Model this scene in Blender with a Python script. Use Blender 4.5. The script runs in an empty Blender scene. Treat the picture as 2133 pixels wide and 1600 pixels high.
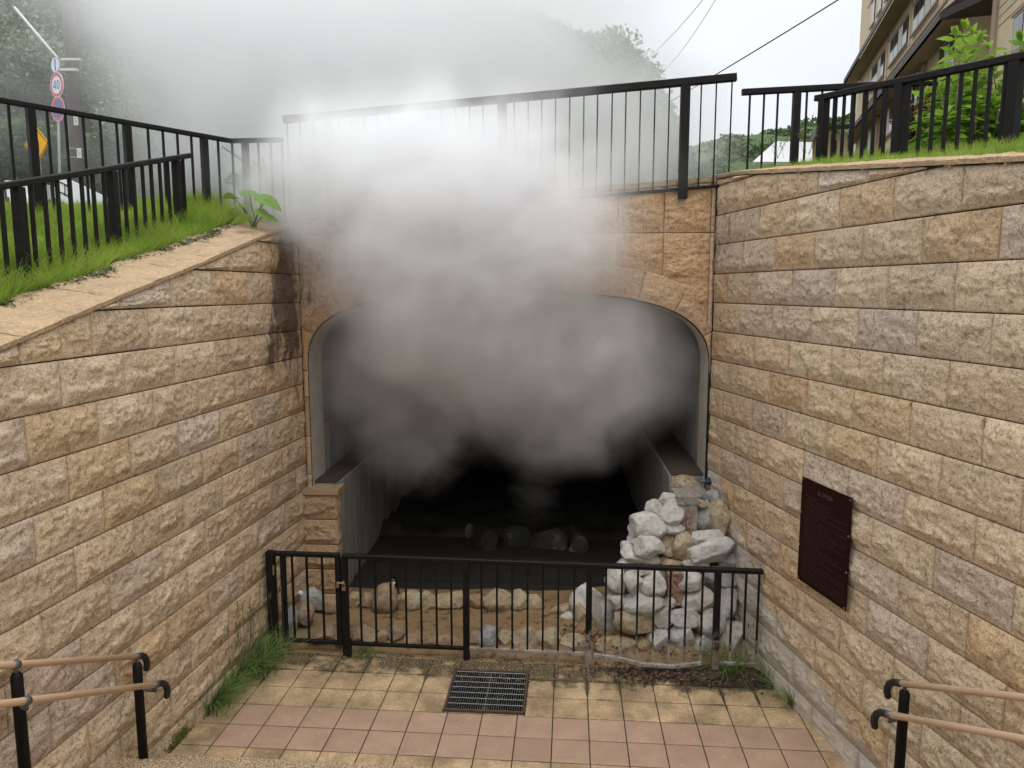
import bpy, math, random
import numpy as np
from mathutils import Vector, Matrix

# ------------------------------------------------------------------ camera, world, sun, exposure
sc = bpy.context.scene
R_ = math.radians
CAM_H, FPX, PITCH = 3.58, 1530.0, R_(7.263)
camd = bpy.data.cameras.new('camera'); cam = bpy.data.objects.new('camera', camd)
sc.collection.objects.link(cam); sc.camera = cam
camd.sensor_width = 36.0; camd.lens = FPX / 2133.0 * 36.0
camd.clip_start = 0.05; camd.clip_end = 3000
cam.location = (0, 0, CAM_H); cam.rotation_euler = (math.pi / 2 - PITCH, 0, 0)

SUN_EL, SUN_AZ = R_(66), R_(165)          # azimuth from +Y clockwise; the light comes from behind and above the camera
world = bpy.data.worlds.new("World"); sc.world = world; world.use_nodes = True
wn = world.node_tree; wn.nodes.clear()
def WN(t, **k):
    n = wn.nodes.new(t)
    for a, b in k.items(): setattr(n, a, b)
    return n
sky = WN('ShaderNodeTexSky', sky_type='NISHITA', sun_disc=False, sun_elevation=SUN_EL, sun_rotation=SUN_AZ, air_density=1.0, dust_density=3.0)
hs = WN('ShaderNodeHueSaturation'); hs.inputs['Saturation'].default_value = 0.25
wn.links.new(sky.outputs[0], hs.inputs['Color'])
tc = WN('ShaderNodeTexCoord'); sep = WN('ShaderNodeSeparateXYZ'); wn.links.new(tc.outputs['Generated'], sep.inputs[0])
ramp = WN('ShaderNodeValToRGB')             # an overcast sky: brighter towards the zenith
ramp.color_ramp.elements[0].position = 0.0; ramp.color_ramp.elements[0].color = (5.8, 6.15, 6.5, 1)
ramp.color_ramp.elements[1].position = 1.0; ramp.color_ramp.elements[1].color = (17, 17.2, 17.4, 1)
e_ = ramp.color_ramp.elements.new(0.40); e_.color = (7.5, 7.8, 8.15, 1)
wn.links.new(sep.outputs['Z'], ramp.inputs[0])
cl = WN('ShaderNodeTexNoise'); cl.inputs['Scale'].default_value = 2.2; cl.inputs['Detail'].default_value = 5
mp = WN('ShaderNodeMapping'); mp.inputs['Scale'].default_value = (1, 1, 2.5)
wn.links.new(tc.outputs['Generated'], mp.inputs[0]); wn.links.new(mp.outputs[0], cl.inputs['Vector'])
mr = WN('ShaderNodeMapRange'); mr.inputs['From Min'].default_value = .3; mr.inputs['From Max'].default_value = .7
mr.inputs['To Min'].default_value = .93; mr.inputs['To Max'].default_value = 1.07
wn.links.new(cl.outputs[0], mr.inputs[0])
mul = WN('ShaderNodeVectorMath', operation='SCALE'); wn.links.new(ramp.outputs[0], mul.inputs[0]); wn.links.new(mr.outputs[0], mul.inputs['Scale'])
mx = WN('ShaderNodeMix', data_type='RGBA'); mx.inputs['Factor'].default_value = 0.85
wn.links.new(hs.outputs[0], mx.inputs['A']); wn.links.new(mul.outputs[0], mx.inputs['B'])
bg = WN('ShaderNodeBackground'); bg.inputs['Strength'].default_value = 0.12
wn.links.new(mx.outputs['Result'], bg.inputs['Color'])
wo = WN('ShaderNodeOutputWorld'); wn.links.new(bg.outputs[0], wo.inputs[0])

sl = bpy.data.lights.new('sun', 'SUN'); sl.energy = 0.6; sl.angle = R_(26); sl.color = (1.0, 0.965, 0.92)
sun = bpy.data.objects.new('sun', sl); sc.collection.objects.link(sun)
sd = Vector((math.sin(SUN_AZ) * math.cos(SUN_EL), math.cos(SUN_AZ) * math.cos(SUN_EL), math.sin(SUN_EL)))
sun.rotation_euler = (-sd).to_track_quat('-Z', 'Y').to_euler()

sc.view_settings.view_transform = 'Standard'; sc.view_settings.look = 'None'
sc.view_settings.exposure = 0.27; sc.view_settings.gamma = 1.0
sc.render.engine = 'CYCLES'
cy = sc.cycles
cy.volume_bounces = 22; cy.max_bounces = 24; cy.diffuse_bounces = 4; cy.transparent_max_bounces = 12
cy.use_denoising = True
cy.volume_step_rate = 1.6; cy.volume_max_steps = 256

# ------------------------------------------------------------------ helpers
rng = np.random.default_rng(7); random.seed(7)
cp_, sp_ = math.cos(PITCH), math.sin(PITCH)
def ray(x, y):
    a, b = (x - 1066.5) / FPX, (y - 800.0) / FPX
    return np.array([a, cp_ - b * sp_, -sp_ - b * cp_])
CAMP = np.array([0, 0, CAM_H])
def at(x, y, Y):                       # the point seen at photo pixel (x, y) whose distance ahead is Y
    r = ray(x, y); return CAMP + r * (Y / r[1])
def onz(x, y, z):
    r = ray(x, y); return CAMP + r * ((z - CAM_H) / r[2])

def tag(o, label=None, cat=None, group=None, kind=None):
    if label: o['label'] = label
    if cat: o['category'] = cat
    if group: o['group'] = group
    if kind: o['kind'] = kind
    return o
def thing(name, label, cat, loc=(0, 0, 0), rz=0.0, group=None):
    o = bpy.data.objects.new(name, None); sc.collection.objects.link(o)
    o.empty_display_size = .1; o.location = tuple(float(v) for v in loc); o.rotation_euler = (0, 0, rz)
    return tag(o, label, cat, group)
def link(name, me, mat, parent=None, world=True):
    o = bpy.data.objects.new(name, me); sc.collection.objects.link(o)
    if mat is not None: me.materials.append(mat)
    if parent is not None:
        o.parent = parent
        if world:      # mesh given in world coordinates
            m = chain(parent) if parent.type == 'EMPTY' else Matrix.Identity(4)
            o.matrix_parent_inverse = m.inverted()
    return o
def chain(p):
    m = Matrix.Identity(4); c = []
    while p is not None: c.append(p); p = p.parent
    for q in reversed(c):
        if q.type == 'EMPTY': m = m @ (Matrix.Translation(q.location) @ q.rotation_euler.to_matrix().to_4x4())
    return m
def parent_loc(p): return chain(p).to_translation()
def parent_rot(p): return chain(p).to_quaternion().to_matrix().to_4x4()

class MB:
    def __init__(s): s.v = []; s.f = []; s.n = 0
    def add(s, v, f):
        v = np.asarray(v, float); s.v.append(v)
        s.f += [tuple(int(i) + s.n for i in q) for q in f]; s.n += len(v); return s
    def box(s, c, d, rz=0.0, ax=None):
        x, y, z = np.array(d, float) / 2
        v = np.array([(i, j, k) for k in (-z, z) for i, j in ((-x, -y), (x, -y), (x, y), (-x, y))])
        f = [(3, 2, 1, 0), (4, 5, 6, 7), (0, 1, 5, 4), (1, 2, 6, 5), (2, 3, 7, 6), (3, 0, 4, 7)]
        if rz:
            ca, sa = math.cos(rz), math.sin(rz); v = v @ np.array([[ca, sa, 0], [-sa, ca, 0], [0, 0, 1]])
        return s.add(v + np.array(c, float), f)
    def beam(s, a, b, w, h, bev=0.0):   # box section w (sideways) x h (up) from a to b
        a = np.array(a, float); b = np.array(b, float); d = b - a; L = np.linalg.norm(d); d = d / L
        up = np.array([0, 0, 1.0])
        if abs(d[2]) > .95: up = np.array([0, 1.0, 0])
        sd_ = np.cross(d, up); sd_ /= np.linalg.norm(sd_); u = np.cross(sd_, d)
        q = bev or min(w, h) * .14
        pr = [(-w/2+q, -h/2), (w/2-q, -h/2), (w/2, -h/2+q), (w/2, h/2-q), (w/2-q, h/2), (-w/2+q, h/2), (-w/2, h/2-q), (-w/2, -h/2+q)]
        v = [p + sd_ * i + u * j for p in (a, b) for i, j in pr]
        f = [(k, (k+1) % 8, 8 + (k+1) % 8, 8 + k) for k in range(8)] + [tuple(range(7, -1, -1)), tuple(range(8, 16))]
        return s.add(v, f)
    def tube(s, pts, r, n=10, cap=True):
        pts = [np.array(p, float) for p in pts]; m = len(pts)
        rs = r if hasattr(r, '__len__') else [r] * m
        t0 = pts[1] - pts[0]; t0 /= np.linalg.norm(t0)
        ref = np.array([0, 0, 1.0]) if abs(t0[2]) < .9 else np.array([1.0, 0, 0])
        nrm = np.cross(t0, ref); nrm /= np.linalg.norm(nrm)
        V = []
        for i, p in enumerate(pts):
            a = pts[max(i-1, 0)]; b = pts[min(i+1, m-1)]; t = b - a; t /= np.linalg.norm(t)
            nrm = nrm - t * (nrm @ t); nrm /= np.linalg.norm(nrm); bn = np.cross(t, nrm)
            for k in range(n):
                an = 2 * math.pi * k / n; V.append(p + (nrm * math.cos(an) + bn * math.sin(an)) * rs[i])
        f = [(i*n+k, i*n+(k+1) % n, (i+1)*n+(k+1) % n, (i+1)*n+k) for i in range(m-1) for k in range(n)]
        if cap: f += [tuple(range(n-1, -1, -1)), tuple((m-1)*n+k for k in range(n))]
        return s.add(V, f)
    def disc(s, c, nrm, r, n=28, ry=None):
        nrm = np.array(nrm, float); nrm /= np.linalg.norm(nrm); a = np.cross([0, 0, 1.0], nrm); a /= np.linalg.norm(a); b = np.cross(nrm, a)
        ry = ry or r
        return s.add([np.array(c) + a * r * math.cos(2*math.pi*k/n) + b * ry * math.sin(2*math.pi*k/n) for k in range(n)], [tuple(range(n))])
    def build(s, name, mat, parent=None, smooth=False, attrs=None, uv=None):
        me = bpy.data.meshes.new(name)
        v = np.concatenate(s.v) if s.v else np.zeros((0, 3))
        me.from_pydata(v.tolist(), [], s.f); me.update()
        if smooth: me.polygons.foreach_set('use_smooth', [True] * len(me.polygons))
        return link(name, me, mat, parent)

def fast_mesh(name, v, f, mat, parent=None, smooth=True, cols=None, vals=None):
    v = np.asarray(v, np.float32); f = np.asarray(f, np.int32); k = f.shape[1]
    me = bpy.data.meshes.new(name)
    me.vertices.add(len(v)); me.vertices.foreach_set('co', v.ravel())
    me.loops.add(f.size); me.loops.foreach_set('vertex_index', f.ravel())
    me.polygons.add(len(f)); me.polygons.foreach_set('loop_start', np.arange(0, f.size, k, dtype=np.int32))
    me.update(calc_edges=True)
    me.polygons.foreach_set('use_smooth', np.full(len(f), smooth))
    if cols is not None:
        a = me.attributes.new('tint', 'FLOAT_COLOR', 'POINT')
        c = np.ones((len(v), 4), np.float32); c[:, :3] = cols; a.data.foreach_set('color', c.ravel())
    for nm, ar in (vals or {}).items():
        a = me.attributes.new(nm, 'FLOAT', 'POINT'); a.data.foreach_set('value', np.asarray(ar, np.float32))
    return link(name, me, mat, parent)

def _hash(i, j, k, s=0):
    n = (i.astype(np.int64) * 73856093) ^ (j.astype(np.int64) * 19349663) ^ (k.astype(np.int64) * 83492791) ^ (s * 2654435761)
    n = (n ^ (n >> 13)) * 1274126177 & 0x7fffffff; n = n ^ (n >> 15)
    return (n & 0xffff) / 65535.0
def vnoise(P, s=0):
    P = np.asarray(P, float); I = np.floor(P).astype(np.int64); F = P - I; F = F*F*F*(F*(F*6-15)+10); o = 0
    for a in (0, 1):
        wa = F[..., 0] if a else 1 - F[..., 0]
        for b in (0, 1):
            wb = F[..., 1] if b else 1 - F[..., 1]
            for c in (0, 1):
                wc = F[..., 2] if c else 1 - F[..., 2]
                o = o + wa*wb*wc*_hash(I[..., 0]+a, I[..., 1]+b, I[..., 2]+c, s)
    return o * 2 - 1
def fbm(P, o=4, s=0, g=.5):
    r = 0; a = 1; t = 0; P = np.asarray(P, float)
    for i in range(o): r = r + a*vnoise(P, s+i); t += a; a *= g; P = P * 2.03 + 11.3
    return r / t
def sstep(a, b, x): t = np.clip((x-a)/(b-a), 0, 1); return t*t*(3-2*t)

# ------------------------------------------------------------------ materials
class NT:
    def __init__(s, name):
        s.m = bpy.data.materials.new(name); s.m.use_nodes = True; s.t = s.m.node_tree; s.t.nodes.clear()
        s.o = s.n('ShaderNodeOutputMaterial'); s.b = s.n('ShaderNodeBsdfPrincipled'); s.l(s.b.outputs[0], s.o.inputs[0])
        s._p = None
    def n(s, t, **k):
        n = s.t.nodes.new(t)
        for a, b in k.items(): setattr(n, a, b)
        return n
    def l(s, a, b): s.t.links.new(a, b)
    def pos(s):
        if s._p is None: s._p = s.n('ShaderNodeNewGeometry').outputs['Position']
        return s._p
    def noise(s, scale, detail=3, rough=.55, vec=None, stretch=None, out=0):
        n = s.n('ShaderNodeTexNoise'); n.inputs['Scale'].default_value = scale; n.inputs['Detail'].default_value = detail; n.inputs['Roughness'].default_value = rough
        v = vec or s.pos()
        if stretch:
            m = s.n('ShaderNodeMapping'); m.inputs['Scale'].default_value = stretch; s.l(v, m.inputs[0]); v = m.outputs[0]
        s.l(v, n.inputs['Vector']); return n.outputs[out]
    def voro(s, scale, feature='F1', out='Distance', rnd=1.0):
        n = s.n('ShaderNodeTexVoronoi', feature=feature); n.inputs['Scale'].default_value = scale; n.inputs['Randomness'].default_value = rnd
        s.l(s.pos(), n.inputs['Vector']); return n.outputs[out]
    def rng(s, v, a, b, c, d, smooth=False):
        n = s.n('ShaderNodeMapRange', interpolation_type='SMOOTHSTEP' if smooth else 'LINEAR')
        for i, q in zip(('From Min', 'From Max', 'To Min', 'To Max'), (a, b, c, d)): n.inputs[i].default_value = q
        s.l(v, n.inputs[0]); return n.outputs[0]
    def math(s, op, a, b=None, clamp=False):
        n = s.n('ShaderNodeMath', operation=op, use_clamp=clamp)
        for i, q in enumerate((a, b)):
            if q is None: continue
            if hasattr(q, 'is_linked') or hasattr(q, 'links'): s.l(q, n.inputs[i])
            else: n.inputs[i].default_value = q
        return n.outputs[0]
    def mix(s, f, a, b, mode='MIX'):
        n = s.n('ShaderNodeMix', data_type='RGBA', blend_type=mode)
        for i, q in (('Factor', f), ('A', a), ('B', b)):
            if isinstance(q, (int, float)): n.inputs[i].default_value = q
            elif isinstance(q, tuple): n.inputs[i].default_value = (*q, 1)
            else: s.l(q, n.inputs[i])
        return n.outputs['Result']
    def attr(s, nm, out='Fac'):
        n = s.n('ShaderNodeAttribute'); n.attribute_name = nm; return n.outputs[out]
    def bump(s, h, strength=.3, dist=.01, prev=None):
        n = s.n('ShaderNodeBump'); n.inputs['Strength'].default_value = strength; n.inputs['Distance'].default_value = dist
        s.l(h, n.inputs['Height'])
        if prev is not None: s.l(prev, n.inputs['Normal'])
        s.l(n.outputs[0], s.b.inputs['Normal']); return n.outputs[0]
    def set(s, col=None, rough=None, metal=None, spec=None):
        for nm, q in (('Base Color', col), ('Roughness', rough), ('Metallic', metal), ('Specular IOR Level', spec)):
            if q is None: continue
            if isinstance(q, tuple): s.b.inputs[nm].default_value = (*q, 1)
            elif isinstance(q, (int, float)): s.b.inputs[nm].default_value = q
            else: s.l(q, s.b.inputs[nm])
        return s

def mat_stone():
    m = NT('split_face_stone')
    base = m.attr('tint', 'Color')
    g1 = m.noise(105, 3, .75); g2 = m.noise(45, 3, .65); g3 = m.noise(6, 4, .6); g4 = m.noise(2.2, 3, .6)
    c = m.mix(m.rng(g4, .40, .7, 0, .22), base, m.mix(.6, base, (.55, .32, .12)), 'MIX')
    c = m.mix(m.rng(g3, .3, .72, 0, .5), c, m.mix(.45, c, (.75, .62, .50)))
    g5 = m.noise(62, 4, .85); g6 = m.noise(20, 5, .72)
    c = m.mix(m.rng(g1, .53, .66, 0, .62), c, (.055, .042, .03))
    c = m.mix(m.rng(g5, .56, .66, 0, .75), c, (.045, .034, .025))
    c = m.mix(m.rng(g6, .52, .66, 0, .62), c, (.15, .10, .058))
    c = m.mix(m.rng(g2, .55, .75, 0, .35), c, (.10, .070, .042))
    c = m.mix(m.rng(g5, .30, .43, .62, 0), c, (.88, .79, .67))
    st = m.attr('stain'); sn = m.noise(5, 6, .72, stretch=(1.3, 1.3, .45))
    k = m.rng(m.math('ADD', st, m.math('MULTIPLY', m.math('SUBTRACT', sn, .5), 2.2)), .40, .85, 0, 1, True)
    k = m.math('MULTIPLY', k, m.rng(st, 0.0, .15, 0, 1))
    c = m.mix(m.math('MULTIPLY', k, .80), c, (.045, .024, .021))
    wh = m.attr('white'); wn_ = m.noise(7, 5, .7)
    kw = m.rng(m.math('ADD', wh, m.math('MULTIPLY', m.math('SUBTRACT', wn_, .5), 1.0)), .4, .8, 0, .85, True)
    kw = m.math('MULTIPLY', kw, m.rng(wh, 0.0, .15, 0, 1))
    c = m.mix(kw, c, (.54, .49, .43))
    m.set(col=c, rough=m.rng(g2, .3, .7, .75, .95), spec=.25)
    b = m.bump(g6, .75, .016); b = m.bump(g2, .7, .010, b); m.bump(g5, .6, .005, b)
    return m.m
M_STONE = mat_stone()

def mat_coping():
    m = NT('coping_stone')
    g1 = m.noise(170, 2, .7); g2 = m.noise(30, 4, .6); g3 = m.noise(3, 4, .6); r = m.noise(16, 5, .6, stretch=(1, 3, 1))
    c = m.mix(m.rng(g3, .3, .7, 0, 1), (.50, .35, .20), (.38, .27, .17))
    c = m.mix(m.rng(g2, .5, .75, 0, .5), c, (.66, .52, .36))
    c = m.mix(m.rng(g1, .53, .66, 0, .6), c, (.10, .065, .04)); c = m.mix(m.rng(m.noise(9, 6, .72), .52, .66, 0, .55), c, (.24, .16, .09)); c = m.mix(m.rng(g1, .3, .42, .5, 0), c, (.74, .60, .42))
    c = m.mix(m.rng(r, .56, .66, 0, .5), c, (.20, .13, .08))
    st = m.attr('stain'); c = m.mix(m.math('MULTIPLY', st, m.rng(g3, .3, .6, .5, 1)), c, (.05, .03, .02))
    m.set(col=c, rough=.85, spec=.25); b = m.bump(r, .8, .012); m.bump(g1, .4, .004, b)
    return m.m
M_COPING = mat_coping()

def mat_simple(name, col, rough=.7, metal=0, spec=.4, nz=0, nscale=8, bump=0, bscale=60, col2=None):
    m = NT(name)
    if col2 is not None: c = m.mix(m.rng(m.noise(nscale, 5, .62), .35, .65, 0, 1), col, col2)
    elif nz: c = m.mix(m.rng(m.noise(nscale, 5, .62), .3, .7, 0, nz), col, tuple(v*.45 for v in col))
    else: c = col
    m.set(col=c, rough=rough, metal=metal, spec=spec)
    if bump: m.bump(m.noise(bscale, 4, .6), bump, .006)
    return m.m
def mat_black_paint(worn=False):
    m = NT('worn_black_paint' if worn else 'black_painted_metal')
    n = m.noise(45, 4, .7); n2 = m.noise(6, 4, .6)
    c = m.mix(m.rng(n2, .3, .7, 0, 1), (.006, .0055, .005), (.013, .011, .010))
    c = m.mix(m.rng(n, .70, .76, 0, .7), c, (.30, .27, .23))
    r = m.rng(n2, .3, .7, .45, .7)
    if worn:
        z = m.n('ShaderNodeSeparateXYZ'); m.l(m.pos(), z.inputs[0])
        w = m.math('ADD', m.rng(z.outputs['Z'], .02, .62, 1, 0), m.math('MULTIPLY', m.math('SUBTRACT', m.noise(14, 5, .7), .5), 1.3))
        k = m.rng(w, .45, .75, 0, 1, True)
        c = m.mix(k, c, m.mix(m.rng(n2, .4, .6, 0, 1), (.33, .30, .26), (.20, .15, .11)))
    m.set(col=c, rough=r, spec=.18); m.bump(n, .12, .002)
    return m.m
M_BLACK = mat_black_paint(); M_WORN = mat_black_paint(True)
M_BARE = mat_simple('bare_weathered_metal', (.38, .36, .32), .6, 0, .3, col2=(.16, .13, .10), nscale=14, bump=.2)
M_MORTAR = mat_simple('joint_mortar', (.035, .028, .022), .95)
def mat_concrete():
    m = NT('streaked_concrete')
    v = m.noise(3.2, 5, .6, stretch=(4, 4, .22)); v2 = m.noise(14, 4, .6, stretch=(3, 3, .15)); n = m.noise(40, 3, .6); b_ = m.noise(.9, 3, .6)
    c = m.mix(m.rng(v, .35, .65, 0, 1), (.33, .325, .30), (.19, .185, .165))
    c = m.mix(m.rng(v2, .56, .66, 0, .6), c, (.58, .57, .53))
    c = m.mix(m.rng(b_, .5, .68, 0, .5), c, (.17, .135, .10))
    c = m.mix(m.rng(n, .3, .7, 0, .2), c, (.1, .1, .09))
    z = m.n('ShaderNodeSeparateXYZ'); m.l(m.pos(), z.inputs[0])
    ln = m.math('LESS_THAN', m.math('ABSOLUTE', m.math('SUBTRACT', z.outputs['Z'], 2.03)), .008)
    c = m.mix(m.math('MULTIPLY', ln, .6), c, (.08, .08, .07))
    m.set(col=c, rough=.8, spec=.3); m.bump(n, .3, .006); return m.m
M_CONC = mat_concrete()
M_VAULT = mat_simple('mottled_vault', (.24, .225, .20), .9, nz=.6, nscale=3, bump=.3)  # concrete tone with darker mottling
M_DARKFLOOR = mat_simple('gloom_dark_slab', (.034, .030, .024), .55, nz=.7, nscale=4, bump=.3, bscale=20)  # dark slabs, coloured near black to stand in for the tunnel's gloom

# ------------------------------------------------------------------ wall geometry
nR, dR = np.array([.98492, .17300]), 3.4552
nL, dL = np.array([-.99116, .13266]), 3.3798
def PR(y, out=0.0): return np.array([(dR + out - nR[1]*y) / nR[0], y])   # out > 0: behind the wall face
def PL(y, out=0.0): return np.array([(dL + out - nL[1]*y) / nL[0], y])
CR = PR(7.835); CL = PL(8.105)
def topR(y): return np.interp(y, [0, 4.1, 6.25, 7.12, 7.4, 7.9], [3.77, 4.272, 4.553, 4.667, 4.700, 4.732])
def topL(y): return np.interp(y, [0, 4.1, 5.17, 6.11, 6.63, 7.2, 7.77, 8.1], [2.16, 3.253, 3.537, 3.772, 3.915, 4.069, 4.213, 4.25])

PAL = np.array([(.70, .535, .335), (.68, .51, .315), (.72, .55, .35), (.69, .52, .32), (.70, .52, .30), (.67, .47, .25), (.70, .54, .34), (.67, .53, .39), (.74, .575, .37), (.65, .49, .31), (.70, .53, .33), (.65, .51, .38), (.65, .44, .23)])
def pick_col(r, dark=0.0):
    c = PAL[r.integers(len(PAL))] * (1 + r.normal(0, .05)); c = c*.90 + c.mean()*.10
    return c * (1 - dark)

class StoneWall:
    """rock-faced blocks: every block is a finely divided patch pushed out of the joint plane"""
    def __init__(s): s.V = []; s.F = []; s.C = []; s.S = []; s.W = []; s.n = 0
    def block(s, corners, to3, nrm, seed, amp=1.0, res=.0115, gapu=.0016, gapv=.0034, col=None, stain=None, white=None, toptrim=None, curve=None):
        # corners in (u, z): bl, br, tr, tl ; to3(u, z) -> xyz ; nrm: outward normal in 3D
        r = np.random.default_rng(seed)
        q = np.array(corners, float)
        w = max(np.linalg.norm(q[1]-q[0]), np.linalg.norm(q[2]-q[3])); h = max(np.linalg.norm(q[3]-q[0]), np.linalg.norm(q[2]-q[1]))
        if w < .03 or h < .03: return
        nx = max(4, int(w/res)); ny = max(4, int(h/res))
        su = gapu/w; sv = gapv/h
        a = np.linspace(su, 1-su, nx+1); b = np.linspace(sv, 1-sv, ny+1)
        A, B = np.meshgrid(a, b)
        U = (1-B)*((1-A)*q[0, 0]+A*q[1, 0]) + B*((1-A)*q[3, 0]+A*q[2, 0])
        Z = (1-B)*((1-A)*q[0, 1]+A*q[1, 1]) + B*((1-A)*q[3, 1]+A*q[2, 1])
        if curve is not None:      # the lower edge follows a curve instead of a straight line
            ii = np.linspace(0, 1, len(curve)); cu = np.interp(A, ii, curve[:, 0]); cz = np.interp(A, ii, curve[:, 1])
            U = (1-B)*cu + B*((1-A)*q[3, 0]+A*q[2, 0]); Z = (1-B)*cz + B*((1-A)*q[3, 1]+A*q[2, 1])
        if toptrim is not None: 
            zt = toptrim(U) - .004; zb = (1-A)*q[0, 1]+A*q[1, 1]
            top = (1-A)*q[3, 1]+A*q[2, 1]
            tt = np.minimum(top - gapv, zt); Z = np.maximum(zb + gapv, zb + gapv + (np.maximum(tt-zb-gapv, 0.0)) * B)
        du = np.minimum(A, 1-A)*w; dv = np.minimum(B, 1-B)*h
        e = np.minimum(du, dv)
        edge = .35*sstep(0, .010, e) + .65*sstep(0, .075, e)
        P = np.stack([U*1.0 + seed*3.17, Z, np.full_like(U, seed*1.7)], -1)
        pk = r.uniform(.22, .5); prof = np.where(B < pk, sstep(0, 1, B/pk), 1 - .55*sstep(0, 1, (B-pk)/(1-pk)))
        n1 = fbm(P*[5.0, 6.5, 1], 4, seed % 97); n2 = 1 - np.abs(fbm(P*[9, 13, 1] + 5, 4, seed % 89))*2.2
        n3 = fbm(P*[34, 40, 1], 3, seed % 83)
        cr = fbm(P*[3.2, 5.5, 1]+9, 3, seed % 71); ter = np.tanh(cr*9)*.5        # broken steps
        n4 = 1 - np.abs(fbm(P*[15, 24, 1] + 3, 4, seed % 61, .6))*2.4; cr2 = fbm(P*[6, 13, 1]+19, 4, seed % 67, .6); ter2 = np.tanh(cr2*11)*.5
        H = edge*(.005 + .011*prof + .015*n1 + .006*n2*prof + .012*ter*prof + .0085*ter2*prof + .0050*n4) + n3*.0040*(.35+.65*edge)
        H = np.maximum(H, -.006) * amp * 1.08
        H = H - .0045*(1 - sstep(0, .006, e))
        XY = to3(U, Z)
        V = XY + np.asarray(nrm)[None, None, :] * H[..., None]
        m = (nx+1)
        i, j = np.meshgrid(np.arange(nx), np.arange(ny)); k = (j*m+i).ravel()
        F = np.stack([k, k+1, k+m+1, k+m], 1) + s.n
        # skirt so that no block is a floating sheet
        s.V.append(V.reshape(-1, 3)); s.F.append(F); s.n += V.shape[0]*V.shape[1]
        c = pick_col(r) if col is None else np.array(col)
        cc = np.ones(U.shape + (3,)) * c * (1 + .10*n1[..., None])
        s.C.append(cc.reshape(-1, 3))
        s.S.append((stain(U, Z) if stain else np.zeros_like(U)).ravel()); s.W.append((white(U, Z) if white else np.zeros_like(U)).ravel())
        ring = np.concatenate([np.arange(m), np.arange(1, ny+1)*m + nx, (ny*m + np.arange(nx-1, -1, -1)), np.arange(ny-1, 0, -1)*m])
        base = s.n - V.shape[0]*V.shape[1]
        Vr = V.reshape(-1, 3)[ring] - np.asarray(nrm)*.03
        s.V.append(Vr); kk = len(ring); a0 = ring + base; b0 = np.arange(kk) + s.n
        s.F.append(np.stack([a0, np.arange(kk)+s.n, np.roll(b0, -1), np.roll(a0, -1)], 1)); s.n += kk
        s.C.append(np.tile(c*.8, (kk, 1))); s.S.append(np.zeros(kk)); s.W.append(np.zeros(kk))
    def build(s, name, parent):
        return fast_mesh(name, np.concatenate(s.V), np.concatenate(s.F), M_STONE, parent, True, np.concatenate(s.C), dict(stain=np.concatenate(s.S), white=np.concatenate(s.W)))

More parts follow.
